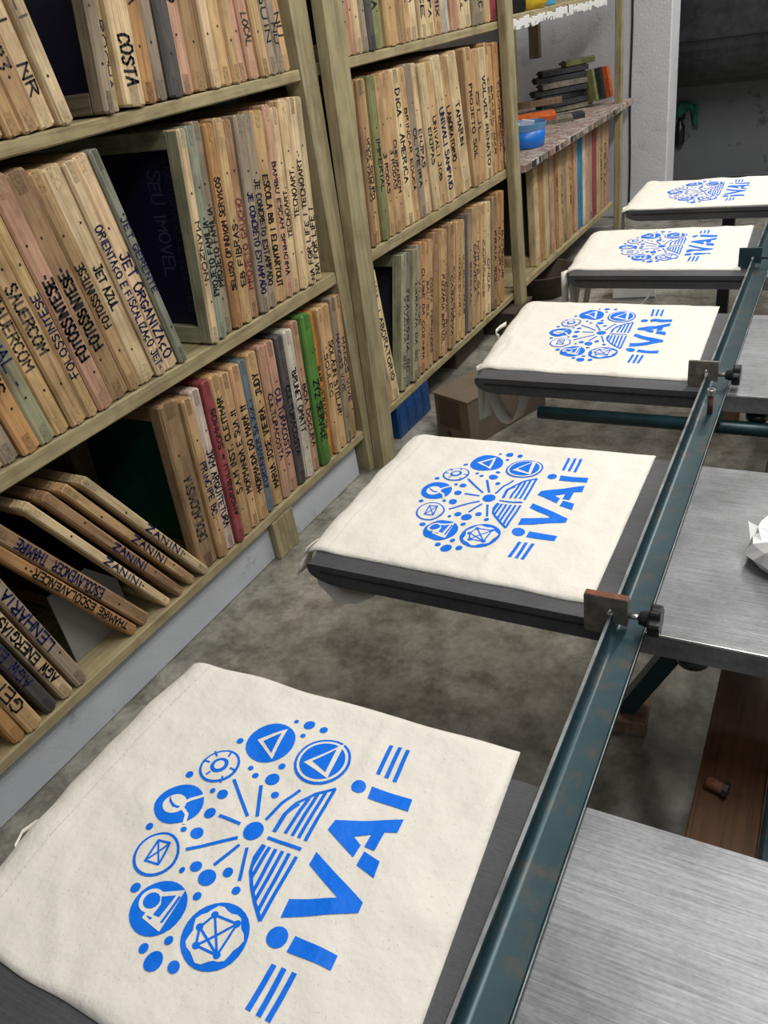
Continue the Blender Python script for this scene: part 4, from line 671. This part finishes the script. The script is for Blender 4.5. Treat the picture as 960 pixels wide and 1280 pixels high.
MB().lathe([(0, .004), (.11, .004), (.15, .10), (.158, .105), (.155, .11), (.145, .105), (.108, .012), (0, .012)], 28).obj('bowl', 'basket', r, True)
r = thing('storage_crate', 'dark brown crate on the floor beneath the far bay shelf', 'crate', (-.10, 3.72, 0))
MB().box(-.30, .02, 0, .26, 0, .085, .003).obj('body', 'basket', r); MB().box(-.30, .022, -.003, .263, .0855, .095, .002).obj('rim', 'black_plastic', r)
r = thing('cardboard_box', 'tan cardboard box under the second farthest tote bag', 'box', (.13, 3.52, 0))
MB().box(-.02, .10, .0, .24, 0, .14, .002).obj('body', 'card_tan', r); MB().box(-.02, .1005, .11, .125, .1405, .1412).obj('tape', 'cardboard', r)
r = thing('white_panel', 'white panel box on the floor under the second farthest board', 'box', (.275, 3.345, 0), (0, 0, .2))
MB().box(.03, .205, .0, .10, .0, .11, .003).obj('body', 'white_paint', r); MB().box(.035, .20, -.0012, -.0002, .0, .008).obj('foot_strip', 'wall_far', r)
tag(MB().tube([Vector((.24 + .27 * i / 15, 3.24 + .02 * math.sin(i / 15 * PI) + (.10 * max(0, (i - 9) / 6) ** 2), .006 + .12 * max(0, (i - 11) / 4) ** 1.5)) for i in range(16)], .005, 8).obj('cable', 'cable_white', None, True), 'white cable looping on the floor beside the white panel box', 'cable')
# pillar cable
tag(MB().tube([(.02 + .003 * math.sin(i * 1.3), 4.713, 2.6 - i * .15) for i in range(18)], .0055, 8).obj('cable', 'cable_black', None, True), 'black cable running down the left edge of the pillar', 'cable')
# ---------------------------------------------------------------- things on the work shelf
Zs = ZB + .001
r = thing('plastic_tub', 'round blue plastic tub with pale rim at the left of the work shelf', 'tub', (-.085, 3.44, Zs))
MB().lathe([(0, 0), (.072, 0), (.077, .004), (.084, .068), (.081, .068), (.074, .008), (0, .008)], 32).obj('body', 'blue_plastic', r, True)
MB().lathe([(.0845, .066), (.088, .090), (.0885, .092), (.0865, .092), (.082, .066)], 32).obj('rim', 'clear_blue', r, True)
tag(MB().box(-.03, .03, -.002, .002, 0, .10, .0008).obj('card', 'paper', None, loc=(-.110, 3.445, Zs + .0095), rot=(.35, .25, .9)), 'white card sticking out of the blue tub', 'card')
mb = MB(); mb.tube([(-.115, 3.42, Zs + .03), (-.125, 3.40, Zs + .07), (-.135, 3.375, Zs + .10), (-.13, 3.36, Zs + .11)], [.008, .014, .014, .006], 8)
tag(mb.obj('rag', 'cloth_green', None, True), 'dark green rag hanging from the blue tub', 'rag')
def squeegee(label, loc, rot, hm, bm, L=.16, hl=.045, cat='squeegee', group='squeegees on the work shelf'):
    r = thing('squeegee', label, cat, loc, rot, group)
    MB().prism([(-.012, .03), (.012, .03), (.015, .05), (.011, .03 + hl), (-.011, .03 + hl), (-.015, .05)], 'y', -L / 2, L / 2).obj('handle', hm, r)
    MB().box(-.004, .004, -L / 2 + .004, L / 2 - .004, 0, .0305, .0012).obj('blade', bm, r); return r
PD = -PI / 4
squeegee('squeegee with bright orange handle and black blade, behind the blue tub', (-.27, 4.02, Zs + .055), (0, 1.9, PD - .25), 'orange', 'rubber', .20, .06)
squeegee('smaller squeegee with orange handle, farthest left behind the tub', (-.36, 3.84, Zs + .030), (0, 1.8, PD - .1), 'orange', 'rubber', .18, .06)
squeegee('pale wooden squeegee lying in front of the orange handled one', (-.21, 4.06, Zs + .022), (0, 1.75, PD - .3), 'rubber_pale', 'rubber', .22, .06)
squeegee('black squeegee leaning on the pale wooden squeegee', (-.15, 4.12, Zs + .020), (0, 1.7, PD - .1), 'rubber', 'rubber', .16, .05)
squeegee('brown handled squeegee on top of the left heap', (-.32, 4.20, Zs + .075), (0, 1.6, PD - .2), 'block', 'rubber', .24)
LB = 'lowest second third fourth fifth sixth topmost'.split()
for i in range(7):
    squeegee(f"dark inky squeegee, {LB[i]} in the stacked pile on the work shelf", (-.275 + rf.uniform(-.02, .02), 4.43 + rf.uniform(-.02, .02), Zs + .016 + i * .0275), (rf.uniform(-.04, .04), PI / 2, PD + rf.uniform(-.2, .2)), ['rubber_pale', 'rubber', 'rubber', 'rubber', 'rubber_pale', 'rubber', 'rubber'][i], 'rubber', .33 - i * .014, .06)
squeegee('olive squeegee on top of the dark pile', (-.22, 4.50, Zs + .016 + 7 * .0275), (0, PI / 2, PD + .1), 'olive', 'rubber', .17)
for i, (hm, bm, lab) in enumerate([('olive', 'rubber_pale', 'olive squeegee standing on end, left of the upright three'), ('rubber', 'rubber', 'black squeegee standing on end, middle of the upright three'), ('orange', 'rubber_pale', 'squeegee with orange handle standing on end by the right post')]):
    squeegee(lab, (-.165 + i * .026, 4.475 + i * .040, Zs + .084), (PI / 2 - .2, 0, PI / 4 + .5), hm, bm, .145, .05)
squeegee('dark red long squeegee standing against the back wall', (-.50, 3.30, Zs + .205), (PI / 2, 0, 1.2), 'red_dark', 'red_dark', .40, .03)
squeegee('dark blue long squeegee standing against the back wall', (-.50, 3.45, Zs + .190), (PI / 2, 0, 1.2), 'blue_dark', 'blue_dark', .37, .03)
# ---------------------------------------------------------------- top shelf of far bay
zt = 1.099
r = thing('yellow_bag', 'yellow plastic bag on the top shelf of the far bay', 'bag', (-.06, 3.46, zt)); mb = MB(); vs = []
n = 20; prq = [(.0, 0), (.06, 0), (.075, .02), (.078, .06), (.06, .11), (.03, .13), (0, .132)]
mb.lathe(prq, 20); mb.v = [(x * (1 + .15 * noise.noise(Vector((x * 40, y * 40, z * 30)))), y * 1.4 * (1 + .12 * noise.noise(Vector((x * 30, y * 40, z * 40 + 3)))), z) for x, y, z in mb.v]
mb.obj('body', 'yellow', r, True); MB().tube([(0, 0, .128), (.01, 0, .15), (.0, .01, .165)], [.014, .008, .015], 8).obj('knot', 'yellow', r, True)
r = thing('plastic_bottle', 'cyan bottle next to the yellow bag on the top shelf', 'bottle', (-.06, 3.66, zt))
MB().lathe([(0, 0), (.04, 0), (.043, .004), (.043, .12), (.03, .15), (.014, .165), (.014, .18), (0, .18)], 20).obj('body', 'cyan', r, True); MB().lathe([(0, .205), (.017, .205), (.017, .1805), (0, .1805)], 16).obj('cap', 'paper', r)
r = thing('paint_pot', 'black paint pot left of the yellow bag on the top shelf', 'pot', (-.06, 3.28, zt))
MB().lathe([(0, 0), (.055, 0), (.058, .003), (.058, .10), (.0555, .10), (.055, .006), (0, .006)], 24).obj('body', 'black_plastic', r, True); MB().lathe([(0, .108), (.06, .108), (.06, .1005), (0, .1005)], 24).obj('lid', 'rubber', r)
# ---------------------------------------------------------------- far end
r = thing('black_hood', 'black sheet metal hood spanning the far wall', 'hood', (0.05, 5.0, .0))
pr = [(5.25, .835), (5.27, .83)]
R_ = .17; pts = [(.15, 1.9), (.15, .80)] + [(.15 + R_ * (1 - math.cos(a)), .80 - .24 * math.sin(a)) for a in [i / 8 * PI / 2 for i in range(1, 9)]] + [(.59, .56), (.59, 1.9)]
MB().prism(pts[::-1], 'x', -.62, 3.0).obj('shell', 'hood', r); MB().box(-.62, 3.0, .146, .1495, .796, .802).obj('seam', 'black_plastic', r)
r = thing('green_cloth', 'green cloth draped from a hook on the far wall by the pillar', 'cloth', (.16, 5.59, .43))
mb = MB(); n = 18; vs = []
for i in range(n + 1):
    a = i / n; xx = -.12 + a * .17; top_ = .02 - .04 * (2 * a - 1) ** 2; bot = top_ - (.045 + .03 * math.sin(a * 5)) - (.09 if a > .76 else 0) * min(1, (a - .76) / .1 if a > .76 else 0)
    for j in range(5):
        q = j / 4; vs.append((xx + .01 * math.sin(q * 4 + a * 9), -.02 - .012 * math.sin(a * 22) * (q + .2), top_ * (1 - q) + bot * q))
fsq = [(i * 5 + j, (i + 1) * 5 + j, (i + 1) * 5 + j + 1, i * 5 + j + 1) for i in range(n) for j in range(4)]
mb.add(vs, fsq); o = mb.obj('drape', 'cloth_green', r, True); so = o.modifiers.new('thickness', 'SOLIDIFY'); so.thickness = .003
MB().tube([(.02, 0, .0), (.02, -.03, .0)], .005, 8).obj('hook', 'dark_metal', r)
r = thing('spray_bottle', 'black bottle hanging below the green cloth beside the pillar', 'bottle', (.105, 5.5685, .22))
MB().lathe([(0, 0), (.028, 0), (.03, .004), (.03, .10), (.012, .125), (.012, .14), (0, .14)], 18).obj('body', 'black_plastic', r, True); MB().box(-.012, .03, -.01, .01, .1402, .165, .003).obj('trigger', 'black_plastic', r)
MB().tube([(0, .005, .155), (0, .0305, .162)], .004, 8).obj('hook', 'dark_metal', r)
